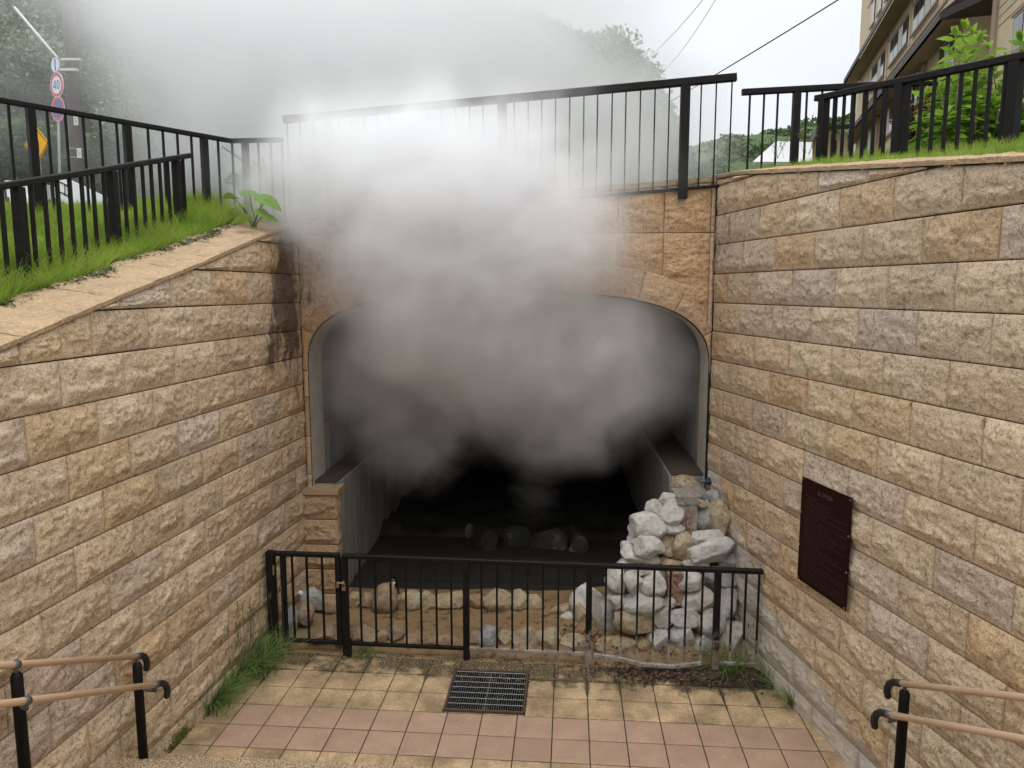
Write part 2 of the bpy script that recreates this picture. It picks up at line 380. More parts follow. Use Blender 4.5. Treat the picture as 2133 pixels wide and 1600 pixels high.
def side_wall(side):
    P, n, cosA, top, ycor = (PR, nR, .98492, topR, 7.835) if side > 0 else (PL, nL, .99116, topL, 8.105)
    t0 = 4.2985 if side > 0 else 4.263
    n3 = np.array([-n[0], -n[1], 0])
    def to3(U, Z):
        y = U*cosA; xy = P(y); return np.stack([xy[0], y, Z], -1)
    W = StoneWall(); Y0 = .9; u0 = Y0/cosA; u1 = ycor/cosA; L = .6066
    if side < 0:
        def stain(U, Z):
            y = U*cosA; a = np.exp(-((y-7.55-.10*(Z-3.4))/.50)**2) * sstep(2.55, 2.95, Z) * (1-.5*sstep(4.0, 4.3, Z))
            b = np.exp(-((y-7.85)/.22)**2)*sstep(2.0, 2.7, Z)
            return np.clip(a*.72 + b*.45, 0, 1)
        def white(U, Z): return np.zeros_like(U)
    else:
        def stain(U, Z):
            y = U*cosA; return np.exp(-((y-7.7)/.45)**2)*.26*sstep(1.0, 4.4, Z) + .24*np.exp(-((Z-3.9)/.5)**2)*sstep(6.0, 7.6, y)
        def white(U, Z):
            y = U*cosA; lim = np.interp(y, [4.3, 5.2, 6.2, 7.0, 7.8], [.06, .20, .48, 1.05, 1.8]); w_ = np.clip(1 - (Z - lim)/.28, 0, 1)
            return w_*sstep(4.2, 4.9, y)*.80
    for k in range(-9, 9):
        z0 = 2.55 + .3*k; z1 = z0 + .3
        if z1 < -.1: continue
        off = t0 if k % 2 == 0 else t0 + L/2
        j0 = int(math.floor((u0-off)/L)) - 1
        for j in range(j0, 40):
            a, b = off + j*L, off + (j+1)*L
            a, b = max(a, u0), min(b, u1)
            if b - a < .04: 
                if a > u1: break
                continue
            if max(top(a*cosA), top(b*cosA)) < z0 + .035: continue
            clip = min(top(a*cosA), top(b*cosA)) < z1 + .002
            seed = (k+20)*131 + (j+40)*17 + (5000 if side > 0 else 0)
            r = np.random.default_rng(seed); c = pick_col(r)
            ymid = (a+b)/2*cosA
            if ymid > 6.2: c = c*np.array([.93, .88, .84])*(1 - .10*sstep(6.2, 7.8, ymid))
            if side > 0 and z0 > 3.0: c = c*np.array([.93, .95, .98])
            bb = b; aa = a
            if clip:     # cut where the coping line meets the course
                yy = np.linspace(a, b, 30); ok = top(yy*cosA) > z0 + .02
                if not ok.any(): continue
                aa = yy[ok][0]; bb = yy[ok][-1]
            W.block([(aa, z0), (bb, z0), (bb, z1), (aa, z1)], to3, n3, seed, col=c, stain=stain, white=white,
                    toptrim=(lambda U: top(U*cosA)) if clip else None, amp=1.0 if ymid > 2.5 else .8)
    name = 'retaining_wall'
    lab = ('long tan split-face stone wall on the right side that carries the dark plaque', 'long tan split-face stone wall on the left side with a purple-black stain near the tunnel')[side < 0]
    root = thing(name, lab, 'wall', (*P(4.5), 0))
    W.build('stone_facing', root)
    # solid core behind the facing, following the top line
    mb = MB(); ys = np.linspace(Y0, ycor, 26); V = []
    for y in ys:
        a = P(y, .010); b = P(y, .30); z = float(top(y)) - .01
        V += [(a[0], y, -.4), (a[0], y, z), (b[0], y, z), (b[0], y, -.4)]
    F = []
    for i in range(len(ys)-1):
        for q in range(4):
            F.append((i*4+q, i*4+(q+1) % 4, (i+1)*4+(q+1) % 4, (i+1)*4+q))
    F += [(3, 2, 1, 0), tuple((len(ys)-1)*4+q for q in range(4))]
    mb.add(V, F); mb.build('wall_core', M_MORTAR, root)
    # coping slabs: one thin flagstone after another along the top
    mbv, mbf, S = [], [], []; nn = 0
    length = .42; y = Y0; idx = 0
    W_in = .46 if side < 0 else .30
    rise = .13 if side < 0 else .10
    while y < ycor - .02:
        y2 = min(y + length*cosA, ycor - .001); r = np.random.default_rng(900 + idx + (300 if side > 0 else 0))
        nu, nv = 14, 16
        uu = np.linspace(0, 1, nu+1); vv = np.linspace(0, 1, nv+1); Ug, Vg = np.meshgrid(uu, vv)
        Y = (y+.003) + Ug*(y2-y-.006)
        wob = .018*fbm(np.stack([Y*6, Y*0, Y*0+idx], -1), 3, 5)
        out = -.030 + Vg*(W_in + .03 + wob + r.uniform(-.04, .03))
        X = np.array([P(yy_, o_)[0] for yy_, o_ in zip(Y.ravel(), out.ravel())]).reshape(Y.shape) if False else (((dR if side > 0 else dL) + out - n[1]*Y)/n[0])
        Zb = top(Y)
        # cross slope: the slab climbs away from the face on the left bank
        Z = Zb + .042 + np.maximum(out, 0)*rise + .006*fbm(np.stack([X*14, Y*14, X*0+idx], -1), 4, 7) + .012*fbm(np.stack([X*4, Y*9, X*0+idx], -1), 3, 3)*sstep(0, .2, Vg)
        ed = np.minimum(np.minimum(Ug, 1-Ug)*length, Vg*W_in); Z = Z - .010*(1-sstep(0, .015, ed))
        # vertical front edge strip (from underside to top)
        V = np.stack([X, Y, Z], -1).reshape(-1, 3)
        mrow = nu+1
        i, j = np.meshgrid(np.arange(nu), np.arange(nv)); k = (j*mrow+i).ravel()
        F = np.stack([k, k+1, k+mrow+1, k+mrow], 1) + nn
        front = V[:mrow].copy(); low = front.copy(); low[:, 2] = top(low[:, 1]) + .002; low[:, :2] += -np.array([-n[0], -n[1]])*.002
        mid = (front + low)/2; mid[:, :2] += np.array([-n[0], -n[1]])*(.004*fbm(np.stack([mid[:, 1]*30, mid[:, 0]*0, mid[:, 0]*0], -1), 2, 3))[:, None]
        mbv.append(V); mbf.append(F); nn += len(V)
        mbv.append(mid); mbv.append(low)
        b0 = nn - len(V)
        f1 = [(nn+q, nn+q+1, b0+q+1, b0+q) for q in range(nu)]; f2 = [(nn+mrow+q, nn+mrow+q+1, nn+q+1, nn+q) for q in range(nu)]
        mbf.append(np.array(f1+f2)); nn += 2*mrow
        # ends
        for cidx in (0, nu):
            col = V[cidx::mrow]; lo = col.copy(); lo[:, 2] -= .05; mbv.append(lo)
            ids = np.arange(nv+1)*mrow + cidx + b0; l0 = np.arange(nv+1) + nn
            mbf.append(np.stack([ids[:-1], ids[1:], l0[1:], l0[:-1]], 1)); nn += nv+1
        y = y2; idx += 1
    V = np.concatenate(mbv); Fm = np.concatenate(mbf)
    st = (np.exp(-((V[:, 1]-8.0)/.28)**2)*.9) if side < 0 else np.exp(-((V[:, 1]-7.6)/.5)**2)*.35
    fast_mesh('coping', V, Fm, M_COPING, root, False, None, dict(stain=st))
    return root
wall_right = side_wall(1); wall_left = side_wall(-1)

# ------------------------------------------------------------------ rear wall with the arch
uv_ = (CR - CL); RW = np.linalg.norm(uv_); ur = uv_/RW; nr = np.array([-ur[1], ur[0]])     # nr points into the tunnel
RMID = (CR + CL)/2
def rear3(U, Z, d=0.0):
    U = np.asarray(U, float); x = RMID[0] + ur[0]*U + nr[0]*d; y = RMID[1] + ur[1]*U + nr[1]*d
    return np.stack([x + 0*U, y + 0*U, np.asarray(Z, float) + 0*U], -1)
def W(x, y):              # photo pixel to (u, z) on the rear wall
    r = ray(x, y); t = ((RMID @ nr))/(r[0]*nr[0]+r[1]*nr[1]); p = CAMP + r*t
    return np.array([(p[:2]-RMID) @ ur, p[2]])
UA, UB = W(646, 900)[0], W(1473, 900)[0]; UC = (UA+UB)/2; HA = (UB-UA)/2
ZS, ZT = W(1060, 775)[1], W(1060, 609)[1]; HH = ZT-ZS; NP_ = 3.0
def arch(s_):              # s in 0..pi, left to right ; superellipse
    c, s2 = math.cos(s_), math.sin(s_)
    return np.array([UC - HA*math.copysign(abs(c)**(2/NP_), c), ZS + HH*abs(s2)**(2/NP_)])
def ztopB(U): return np.interp(U, [-RW/2, W(716, 439)[0], RW/2], [W(640, 447)[1]-.01, W(716, 439)[1], W(1490, 378)[1]])
root = thing('tunnel_portal', 'arched stone portal wall at the back from whose opening the steam pours', 'tunnel portal', (*RMID, 0))
SW = StoneWall(); n3 = np.array([-nr[0], -nr[1], 0]); zl = W(1288, 486)[1]
r2to = lambda U, Z: rear3(U, Z)
# voussoirs
ss = np.linspace(0, math.pi, 400); AP = np.array([arch(q) for q in ss]); dl = np.r_[0, np.cumsum(np.linalg.norm(np.diff(AP, axis=0), axis=1))]
# joint positions at equal arc length, measured from the visible joints
tot = dl[-1]; NV = 13
inner = [];
for i in range(NV+1):
    L_ = tot*i/NV; k = min(np.searchsorted(dl, L_), len(ss)-2); p = AP[max(k, 0)]; tn = AP[min(k+1, 399)]-AP[max(k-1, 0)]; tn /= np.linalg.norm(tn); nn_ = np.array([-tn[1], tn[0]])
    inner.append((p, nn_))
OUT = []
for p, nn_ in inner:
    q = p + nn_*.33
    if abs(q[0]) > RW/2-.004:
        t = (RW/2-.004 - abs(p[0]))/abs(nn_[0]); q = p + nn_*t
    OUT.append(q)
for i in range(NV):
    a, b = inner[i][0], inner[i+1][0]; A_, B_ = OUT[i], OUT[i+1]
    if i == 0: a = np.array([UA, ZS]); A_ = np.array([-RW/2+.004, ZS])
    if i == NV-1: b = np.array([UB, ZS]); B_ = np.array([RW/2-.004, ZS])
    la = np.linspace(tot*i/NV, tot*(i+1)/NV, 14); cv = np.stack([np.interp(la, dl, AP[:, 0]), np.interp(la, dl, AP[:, 1])], -1)
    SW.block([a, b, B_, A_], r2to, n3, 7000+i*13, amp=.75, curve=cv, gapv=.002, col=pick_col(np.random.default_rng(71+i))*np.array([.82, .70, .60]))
def extr(U):               # top outline of the voussoir ring
    o = np.array(OUT[1:-1]); return np.interp(U, np.r_[-RW/2, o[:, 0], RW/2], np.r_[o[0, 1]-.0, o[:, 1], o[-1, 1]])
uj = [W(x_, 486)[0] for x_ in (1192, 1288, 1384, 1480)]; st_ = uj[1]-uj[0]
us = [uj[3] - st_*k for k in range(0, 9)]; us = sorted([u for u in us if u > -RW/2+.03]) ; us = [-RW/2+.003] + us + ([RW/2-.003] if RW/2 - us[-1] > .03 else [])
for i in range(len(us)-1):
    a, b = us[i], us[i+1]
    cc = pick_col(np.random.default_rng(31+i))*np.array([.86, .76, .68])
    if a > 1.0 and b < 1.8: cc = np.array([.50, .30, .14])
    def rst(U, Z): return np.exp(-((U+RW/2)/.35)**2)*.5
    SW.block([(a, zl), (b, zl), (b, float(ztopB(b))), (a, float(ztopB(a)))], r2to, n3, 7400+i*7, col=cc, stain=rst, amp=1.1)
    m_ = 4
    # row under it, its foot resting on the arch ring
    ea, eb = float(extr(a)), float(extr(b))
    SW.block([(a, ea), (b, eb), (b, zl), (a, zl)], r2to, n3, 7600+i*7, col=cc*1.05, stain=rst, amp=1.0)
# jambs under the springing
for sgn, (e0, e1) in ((-1, (-RW/2+.003, UA)), (1, (UB, RW/2-.003))):
    z = ZS; i = 0
    while z > -.1:
        h = .44 if i else .30
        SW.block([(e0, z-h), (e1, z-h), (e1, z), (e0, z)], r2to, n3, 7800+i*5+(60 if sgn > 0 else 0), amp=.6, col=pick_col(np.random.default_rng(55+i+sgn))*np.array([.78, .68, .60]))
        z -= h; i += 1
SW.build('stone_facing', root)
# backing with thickness + reveal
LS = np.linspace(0, tot, 90); ap = [np.array([UA, -.3])] + [np.array([np.interp(q, dl, AP[:, 0]), np.interp(q, dl, AP[:, 1])]) for q in LS] + [np.array([UB, -.3])]
mb = MB()
outer = [np.array([-RW/2, -.3])] + [np.array([-RW/2, ZS + .0])]*1
V = []; F = []
for k, p in enumerate(ap):
    if k == 0: o = np.array([-RW/2-.3, -.3])
    elif k == len(ap)-1: o = np.array([RW/2+.3, -.3])
    else:
        t = (k-1)/(len(ap)-3); u = -RW/2-.3 + (RW+.6)*t
        o = np.array([u, float(ztopB(np.clip(u, -RW/2, RW/2)))-.02])
    V += [rear3(p[0], p[1], .012), rear3(o[0], o[1], .012), rear3(p[0], p[1], .42), rear3(o[0], o[1], .42)]
for k in range(len(ap)-1):
    b = 4*k; F += [(b, b+1, b+5, b+4), (b+2, b+6, b+7, b+3), (b, b+4, b+6, b+2), (b+1, b+3, b+7, b+5)]
mb.add(V, F); mb.build('wall_core', M_MORTAR, root)
# reveal lining of the arch (stone coloured soffit)
mb = MB(); V = []
for p in ap: p = (UC+(p[0]-UC)*.995, p[1]-(.008 if p[1] > ZS+.01 else 0)); V += [rear3(p[0], p[1], -.004), rear3(p[0], p[1], .45)]
V = np.array(V); c_ = rear3(UC, 1.8, .2)
mb.add(V, [(2*k, 2*k+1, 2*k+3, 2*k+2) for k in range(len(ap)-1)])
M_REVEAL = mat_simple('arch_reveal_stone', (.50, .46, .40), .9, nz=.4, nscale=6, bump=.4)
mb.build('arch_soffit', M_REVEAL, root)
# rear coping
mbv = []; mbf = []; nn = 0; u = -RW/2 - .25; idx = 0
while u < RW/2 - .02:
    u2 = min(u + .48, RW/2 + .02); nu, nv = 16, 8
    Ug, Vg = np.meshgrid(np.linspace(0, 1, nu+1), np.linspace(0, 1, nv+1)); U = u+.003+Ug*(u2-u-.006); D = -.03 + Vg*.34
    Z = ztopB(np.clip(U, -RW/2, RW/2)) + .045 + .012*fbm(np.stack([U*7, D*9, U*0+idx], -1), 4, 3)
    V = rear3(U, Z, D).reshape(-1, 3) if False else np.stack([RMID[0]+ur[0]*U+nr[0]*D, RMID[1]+ur[1]*U+nr[1]*D, Z], -1).reshape(-1, 3)
    m = nu+1; i, j = np.meshgrid(np.arange(nu), np.arange(nv)); k = (j*m+i).ravel()
    mbv.append(V); mbf.append(np.stack([k, k+1, k+m+1, k+m], 1)+nn); b0 = nn; nn += len(V)
    lo = V[:m].copy(); lo[:, 2] = ztopB(np.clip(U[0], -RW/2, RW/2)) + .002; mbv.append(lo)
    mbf.append(np.array([(nn+q, nn+q+1, b0+q+1, b0+q) for q in range(nu)])); nn += m
    u = u2; idx += 1
V = np.concatenate(mbv); fast_mesh('coping', V, np.concatenate(mbf), M_COPING, root, False, None, dict(stain=np.full(len(V), .25)))
portal = root

# ------------------------------------------------------------------ tunnel interior
root = thing('tunnel_lining', 'dark concrete tunnel behind the portal with a ledge along each side', 'tunnel', rear3(UC, 0, 4))
LW = .28; TD = 9.5; ZLL, ZLR = 1.40, 1.55
TUN = {}
def slab(name, mat, pts, d0, d1, parent):   # profile polygon (u,z) extruded in depth
    mb = MB(); n = len(pts); V = [rear3(p[0], p[1], d0) for p in pts] + [rear3(p[0], p[1], d1) for p in pts]
    mb.add(V, [tuple(range(n)), tuple(range(2*n-1, n-1, -1))] + [(k, (k+1) % n, n+(k+1) % n, n+k) for k in range(n)])
    return mb.build(name, mat, parent)
T = .25
slab('side_wall', M_CONC, [(UA-.01, ZLL), (UA-.01-T, ZLL), (UA-.01-T, ZS+.05), (UA-.01, ZS+.05)], .44, TD, root)
slab('side_wall', M_CONC, [(UB+.01, ZLR), (UB+.01+T, ZLR), (UB+.01+T, ZS+.05), (UB+.01, ZS+.05)], .44, TD, root)
slab('low_side_wall', M_CONC, [(UA-.26, -.3), (UA+LW, -.3), (UA+LW, ZLL-.003), (UA-.26, ZLL-.003)], .06, TD, root)
slab('low_side_wall', M_CONC, [(UB+.26, -.3), (UB-LW-.10, -.3), (UB-LW-.10, ZLR-.003), (UB+.26, ZLR-.003)], .06, TD, root)
M_LEDGE = mat_simple('ledge_dirt', (.075, .055, .038), .95, nz=.7, nscale=9, bump=.6, bscale=40)
slab('ledge_soil', M_LEDGE, [(UA, ZLL), (UA+LW-.02, ZLL), (UA+LW-.02, ZLL+.012), (UA, ZLL+.03)], .07, TD, root)
slab('ledge_soil', M_LEDGE, [(UB, ZLR), (UB-LW-.08, ZLR), (UB-LW-.08, ZLR+.012), (UB, ZLR+.03)], .07, TD, root)
mb = MB(); n = 61; V = []
for k in range(n):
    p = np.array([np.interp(tot*k/(n-1), dl, AP[:, 0]), np.interp(tot*k/(n-1), dl, AP[:, 1])]); p = np.array([UC+(p[0]-UC)*1.01, p[1]+.02])
    q = np.array([UC+(p[0]-UC)*1.06, p[1]+.25])
    V += [rear3(p[0], p[1], .44), rear3(p[0], p[1], TD), rear3(q[0], q[1], .44), rear3(q[0], q[1], TD)]
F = []
for k in range(n-1):
    b = 4*k; F += [(b, b+4, b+5, b+1), (b+2, b+3, b+7, b+6)]
mb.add(V, F); mb.build('vault', M_VAULT, root, True)
slab('end_wall', M_DARKFLOOR, [(UA-.3, -.3), (UB+.3, -.3), (UB+.3, ZT+.4), (UA-.3, ZT+.4)], TD, TD+.3, root)  # unseen back of the tunnel, blackened to read as deep shade
# stone pier in front of the left ledge
root = thing('stone_pillar', 'short square stone pillar with flat cap at the left foot of the arch', 'pillar', rear3(UA+.02, 0, -.1))
PW = StoneWall(); pu0, pu1, pd = W(618, 1150)[0]+.0, UA+LW+.03, -.10
zc = 1.36
lv = [zc, zc-.03-.29, zc-.03-.58, .42, .13, -.15]; lv = [zc-.045, zc-.045-.29, zc-.045-.58, zc-.045-.87, zc-.045-1.16, -.12]
for i in range(5):
    z1, z0 = lv[i], lv[i+1]
    if z1-z0 < .05: continue
    cc = np.array([.40, .26, .14])*(1+.08*(i % 2))
    PW.block([(pu0, z0), (pu1, z0), (pu1, z1), (pu0, z1)], lambda U, Z: rear3(U, Z, pd), n3, 8100+i*3, col=cc, amp=1.1)
    PW.block([(pd, z0), (.06, z0), (.06, z1), (pd, z1)], lambda U, Z: np.stack([RMID[0]+ur[0]*pu1+nr[0]*U, RMID[1]+ur[1]*pu1+nr[1]*U, Z], -1), np.array([ur[0], ur[1], 0]), 8200+i*3, col=cc, amp=.7)
PW.build('pillar_stones', root)
mb = MB(); V = [rear3(a, b, c) for c in (pd+.01, .058) for a, b in ((pu0+.01, -.2), (pu1-.01, -.2), (pu1-.01, zc-.04), (pu0+.01, zc-.04))]
mb.add(V, [(0, 1, 2, 3), (7, 6, 5, 4), (0, 4, 5, 1), (1, 5, 6, 2), (2, 6, 7, 3), (3, 7, 4, 0)]); mb.build('pillar_core', M_MORTAR, root)
mb = MB(); V = [rear3(a, b, c) for c in (pd-.035, .15) for a, b in ((pu0-.01, zc-.04), (pu1+.025, zc-.04), (pu1+.025, zc+.02), (pu0-.01, zc+.02))]
mb.add(V, [(0, 1, 2, 3), (7, 6, 5, 4), (0, 4, 5, 1), (1, 5, 6, 2), (2, 6, 7, 3), (3, 7, 4, 0)])
M_CAP = mat_simple('pillar_cap_stone', (.40, .28, .16), .85, nz=.5, nscale=12, bump=.5)
mb.build('pillar_cap', M_CAP, root)

# ------------------------------------------------------------------ floor: paving, steps, basin
PSI = R_(-4.464); TO = np.array([-2.3406, 6.016]); TS = .2993
ca, sa = math.cos(PSI), math.sin(PSI)
def tf(a, b, z=0.0): return (TO[0] + a*ca - b*sa, TO[1] + a*sa + b*ca, z)
def tinv(p): d = np.array(p[:2])-TO; return np.array([d[0]*ca + d[1]*sa, -d[0]*sa + d[1]*ca])
g = [tinv(onz(*q, 0)) for q in [(950, 1399), (1097, 1401), (1093, 1485), (924, 1482)]]
GA0, GA1, GB0, GB1 = (g[0][0]+g[3][0])/2, (g[1][0]+g[2][0])/2, (g[2][1]+g[3][1])/2, (g[0][1]+g[1][1])/2
FENCE_Y = lambda x: 6.895 - .092*(x+1.66)
def rect_minus(r, h):
    a0, a1, b0, b1 = r; c0, c1, d0, d1 = h
    if a1 <= c0 or a0 >= c1 or b1 <= d0 or b0 >= d1: return [r]
    o = []
    if a0 < c0: o.append((a0, c0, b0, b1))
    if a1 > c1: o.append((c1, a1, b0, b1))
    x0, x1 = max(a0, c0), min(a1, c1)
    if b0 < d0: o.append((x0, x1, b0, d0))
    if b1 > d1: o.append((x0, x1, d1, b1))
    return [q for q in o if q[1]-q[0] > .012 and q[3]-q[2] > .012]
HOLE = (GA0-.012, GA1+.012, GB0-.012, GB1+.012)

def mat_tile():
    m = NT('paving_tiles')
    base = m.attr('tint', 'Color'); pink = m.attr('pink')
    v = m.n('ShaderNodeTexVoronoi'); v.inputs['Scale'].default_value = 150; m.l(m.pos(), v.inputs['Vector'])
    vc = m.n('ShaderNodeSeparateColor'); m.l(v.outputs['Color'], vc.inputs[0])
    peb = m.mix(m.rng(vc.outputs['Red'], 0, 1, 0, 1), (.40, .26, .13), (.78, .58, .36))
    peb = m.mix(m.rng(v.outputs['Distance'], .45, .8, 0, .7), peb, (.17, .11, .06))
    n = m.noise(5, 5, .6); n2 = m.noise(60, 3, .7); big = m.noise(1.6, 4, .6)
    v2 = m.n('ShaderNodeTexVoronoi'); v2.inputs['Scale'].default_value = 17; m.l(m.pos(), v2.inputs['Vector'])
    fleck = m.math('LESS_THAN', v2.outputs['Distance'], .09)
    pk = m.mix(m.rng(n, .3, .7, 0, .6), base, (.27, .18, .13))
    pk = m.mix(m.rng(n2, .5, .75, 0, .35), pk, (.30, .18, .13))
    pk = m.mix(m.math('MULTIPLY', fleck, .55), pk, (.75, .68, .58))
    peb = m.mix(m.rng(m.noise(2.3, 6, .72), .38, .62, 0, .85), m.mix(.35, peb, base), (.20, .145, .085)); c = m.mix(pink, peb, m.mix(m.rng(m.noise(1.9, 5, .7), .5, .72, 0, .5), pk, (.24, .17, .13)))
    dirt = m.attr('dirt'); dn = m.noise(4.2, 6, .68)
    k = m.rng(m.math('ADD', dirt, m.math('MULTIPLY', m.math('SUBTRACT', dn, .5), 1.9)), .42, .80, 0, .88, True)
    k = m.math('MULTIPLY', k, m.rng(dirt, 0, .12, 0, 1))
    dc = m.mix(m.rng(m.noise(11, 4, .6), .4, .62, 0, 1), (.055, .040, .024), (.075, .068, .030))
    c = m.mix(k, c, dc)
    m.set(col=c, rough=m.rng(big, .3, .7, .75, .92), spec=.25)
    hb = m.math('MULTIPLY', m.rng(v.outputs['Distance'], 0, .8, 1, 0), m.math('SUBTRACT', 1.0, pink))
    b = m.bump(hb, .6, .006); m.bump(n2, .2, .003, b)
    return m.m
M_TILE = mat_tile()
M_SOIL = mat_simple('joint_soil', (.045, .034, .022), 1.0, nz=.5, nscale=20, bump=.6, bscale=90)

tv = []; tF = []; tc_ = []; tp = []; td_ = []; nn = 0
def add_tile(r, pink, col, z=0.0, g=.0048):
    global nn
    a0, a1, b0, b1 = r; a0 += g; a1 -= g; b0 += g; b1 -= g
    sp = .03 if pink else .0125; nx = max(2, int((a1-a0)/sp)); ny = max(2, int((b1-b0)/sp))
    A, B = np.meshgrid(np.linspace(a0, a1, nx+1), np.linspace(b0, b1, ny+1))
    ed = np.minimum(np.minimum(A-a0, a1-A), np.minimum(B-b0, b1-B))
    tilt = rng.normal(0, .004, 2)
    Z = z + (A-a0-.15)*tilt[0] + (B-b0-.15)*tilt[1] + rng.normal(0, .0007) + .0012*fbm(np.stack([A*9, B*9, A*0], -1), 2) - .004*(ed < .002)
    X = TO[0] + A*ca - B*sa; Y = TO[1] + A*sa + B*ca
    V = np.stack([X, Y, Z], -1).reshape(-1, 3); m = nx+1
    i, j = np.meshgrid(np.arange(nx), np.arange(ny)); k = (j*m+i).ravel(); tF.append(np.stack([k, k+1, k+m+1, k+m], 1)+nn); b0_ = nn; nn += len(V)
    ring = np.concatenate([np.arange(m), np.arange(1, ny+1)*m+nx, ny*m+np.arange(nx-1, -1, -1), np.arange(ny-1, 0, -1)*m]); lo = V[ring].copy(); lo[:, 2] -= .03
    kk = len(ring); a_ = ring + b0_; b_ = np.arange(kk)+nn; tF.append(np.stack([a_, b_, np.roll(b_, -1), np.roll(a_, -1)], 1)); nn += kk
    V = np.concatenate([V, lo]); tv.append(V); tc_.append(np.tile(col, (len(V), 1))); tp.append(np.full(len(V), float(pink)))
    # dirt gathers towards the fence and in the right corner
    x, y = V[:, 0], V[:, 1]; df = FENCE_Y(x) - y
    d = np.clip(1.30 - df/.50, 0, 1)*.72 + .28*np.exp(-((x-1.7)/.6)**2)*np.clip(1-df/.9, 0, 1) + .22*np.exp(-((x+.2)/.9)**2)*np.clip(1-df/1.0, 0, 1)
    ej = np.minimum(1, np.exp(-np.abs((((A.ravel()+.0)/TS) % 1 - .5))*0)) if False else 0
    e2 = np.concatenate([ed.ravel(), np.zeros(kk)]); d = d + .55*np.exp(-e2/.014)*np.clip(2.0-df/1.0, 0, 1)*np.clip(.55+1.6*fbm(np.stack([x*2.6, y*2.6, 0*x], -1), 3, 12), .05, 1)
    td_.append(np.clip(d, 0, 1) * (0 if (pink and True) else 1) + (0.0 if not pink else 0))
wl = lambda y: PL(y)[0]; wr = lambda y: PR(y)[0]
YB = 1.15                                    # tile rows reach a little behind the fence line
for j in range(-4, 4):                       # rows: b from -j*TS
    b1 = -j*TS; b0 = b1 - TS
    for i in range(-4, 20):
        a0 = i*TS; a1 = a0+TS
        cx, cyy, _ = tf((a0+a1)/2, (b0+b1)/2)
        if cx < wl(cyy)-.15 or cx > wr(cyy)+.15: continue
        pink = (j in (0, 1)) and 0 <= i < 16
        col = np.array([.40, .27, .19])*(1+rng.normal(0, .05)) if pink else np.array([.60, .44, .26])*(1+rng.normal(0, .06))
        if pink and rng.random() < .12: col = col*.82
        for r in rect_minus((a0, a1, b0, b1), HOLE):
            if j <= 3: add_tile(r, pink, col)
paving = fast_mesh('paving', np.concatenate(tv), np.concatenate(tF), M_TILE, None, False, np.concatenate(tc_), dict(pink=np.concatenate(tp), dirt=np.concatenate(td_)))
tag(paving, kind='structure')
# bed under the tiles with a real hole for the drain
mb = MB()
for r in rect_minus((-1.6, 6.4, -2.5, 1.3), (GA0, GA1, GB0, GB1)):
    mb.add([tf(r[0], r[2], -.011), tf(r[1], r[2], -.011), tf(r[1], r[3], -.011), tf(r[0], r[3], -.011)], [(0, 1, 2, 3)])
tag(mb.build('paving_bed', M_SOIL), kind='structure')

# steps climbing towards the camera
def mat_step():
    m = NT('washed_gravel_step')
    v = m.n('ShaderNodeTexVoronoi'); v.inputs['Scale'].default_value = 120; m.l(m.pos(), v.inputs['Vector'])
    vc = m.n('ShaderNodeSeparateColor'); m.l(v.outputs['Color'], vc.inputs[0])
    peb = m.mix(m.rng(vc.outputs['Red'], 0, 1, 0, 1), (.30, .20, .10), (.80, .62, .42))
    peb = m.mix(m.rng(v.outputs['Distance'], .4, .75, 0, .85), peb, (.10, .065, .04))
    c = m.mix(m.rng(m.noise(3, 5, .6), .4, .65, 0, .45), peb, (.22, .18, .13))
    m.set(col=c, rough=.85, spec=.25); m.bump(m.rng(v.outputs['Distance'], 0, .8, 1, 0), .6, .006); return m.m
M_STEP = mat_step()
mb = MB()
noses = [4.90, 4.62]; 
while noses[-1] > 1.3: noses.append(noses[-1]-.32)
for k, y in enumerate(noses):
    yb = noses[k+1] if k+1 < len(noses) else -3.0
    z = .15*(k+1)
    xl, xr = wl(y)-.1, wr(y)+.1; xl2, xr2 = wl(yb)-.1, wr(yb)+.1
    sl_ = -.078
    def yy(x, y0): return y0 + (x)*sl_
    V = [(xl2, yy(xl2, yb), z), (xr2, yy(xr2, yb), z), (xr, yy(xr, y)-.012, z), (xl, yy(xl, y)-.012, z), (xr, yy(xr, y), z-.012), (xl, yy(xl, y), z-.012), (xr, yy(xr, y), z-.16), (xl, yy(xl, y), z-.16)]
    mb.add(V, [(0, 1, 2, 3), (3, 2, 4, 5), (5, 4, 6, 7)])
tag(mb.build('steps', M_STEP), kind='structure')

# drain grate
GZ = .002
gl = tf(GA0, GB0); root = thing('drain_grate', 'square galvanised steel drain grate with fine bars set in the paving', 'drain grate', gl)
M_GALV = mat_simple('galvanised_steel', (.34, .34, .33), .38, .75, .5, nz=.6, nscale=30)
M_RUSTFR = mat_simple('rusty_frame', (.10, .055, .035), .85, col2=(.05, .035, .03), nscale=25, bump=.3)
mb = MB()
for (p, q) in (((GA0, GB0), (GA1, GB0)), ((GA1, GB0), (GA1, GB1)), ((GA1, GB1), (GA0, GB1)), ((GA0, GB1), (GA0, GB0))):
    mb.beam(tf(*p, GZ), tf(*q, GZ), .018, .03)
mb.build('frame', M_RUSTFR, root)
mb = MB(); w = GA1-GA0
for k in range(1, 34):
    a = GA0 + w*k/34
    mb.beam(tf(a, GB0+.012, GZ-.006), tf(a, GB1-.012, GZ-.006), .004 if k != 17 else .012, .022, .0006)
mb.build('bearing_bars', M_GALV, root)
mb = MB()
for k in range(8):
    b = GB0+.02 + (GB1-GB0-.04)*k/7
    mb.beam(tf(GA0+.012, b, GZ+.004), tf(GA1-.012, b, GZ+.004), .010, .006, .001)
mb.build('cross_rods', M_GALV, root)
M_PIT = mat_simple('drain_pit', (.018, .015, .012), .9, nz=.4)
mb = MB(); z0, z1 = -.45, -.012
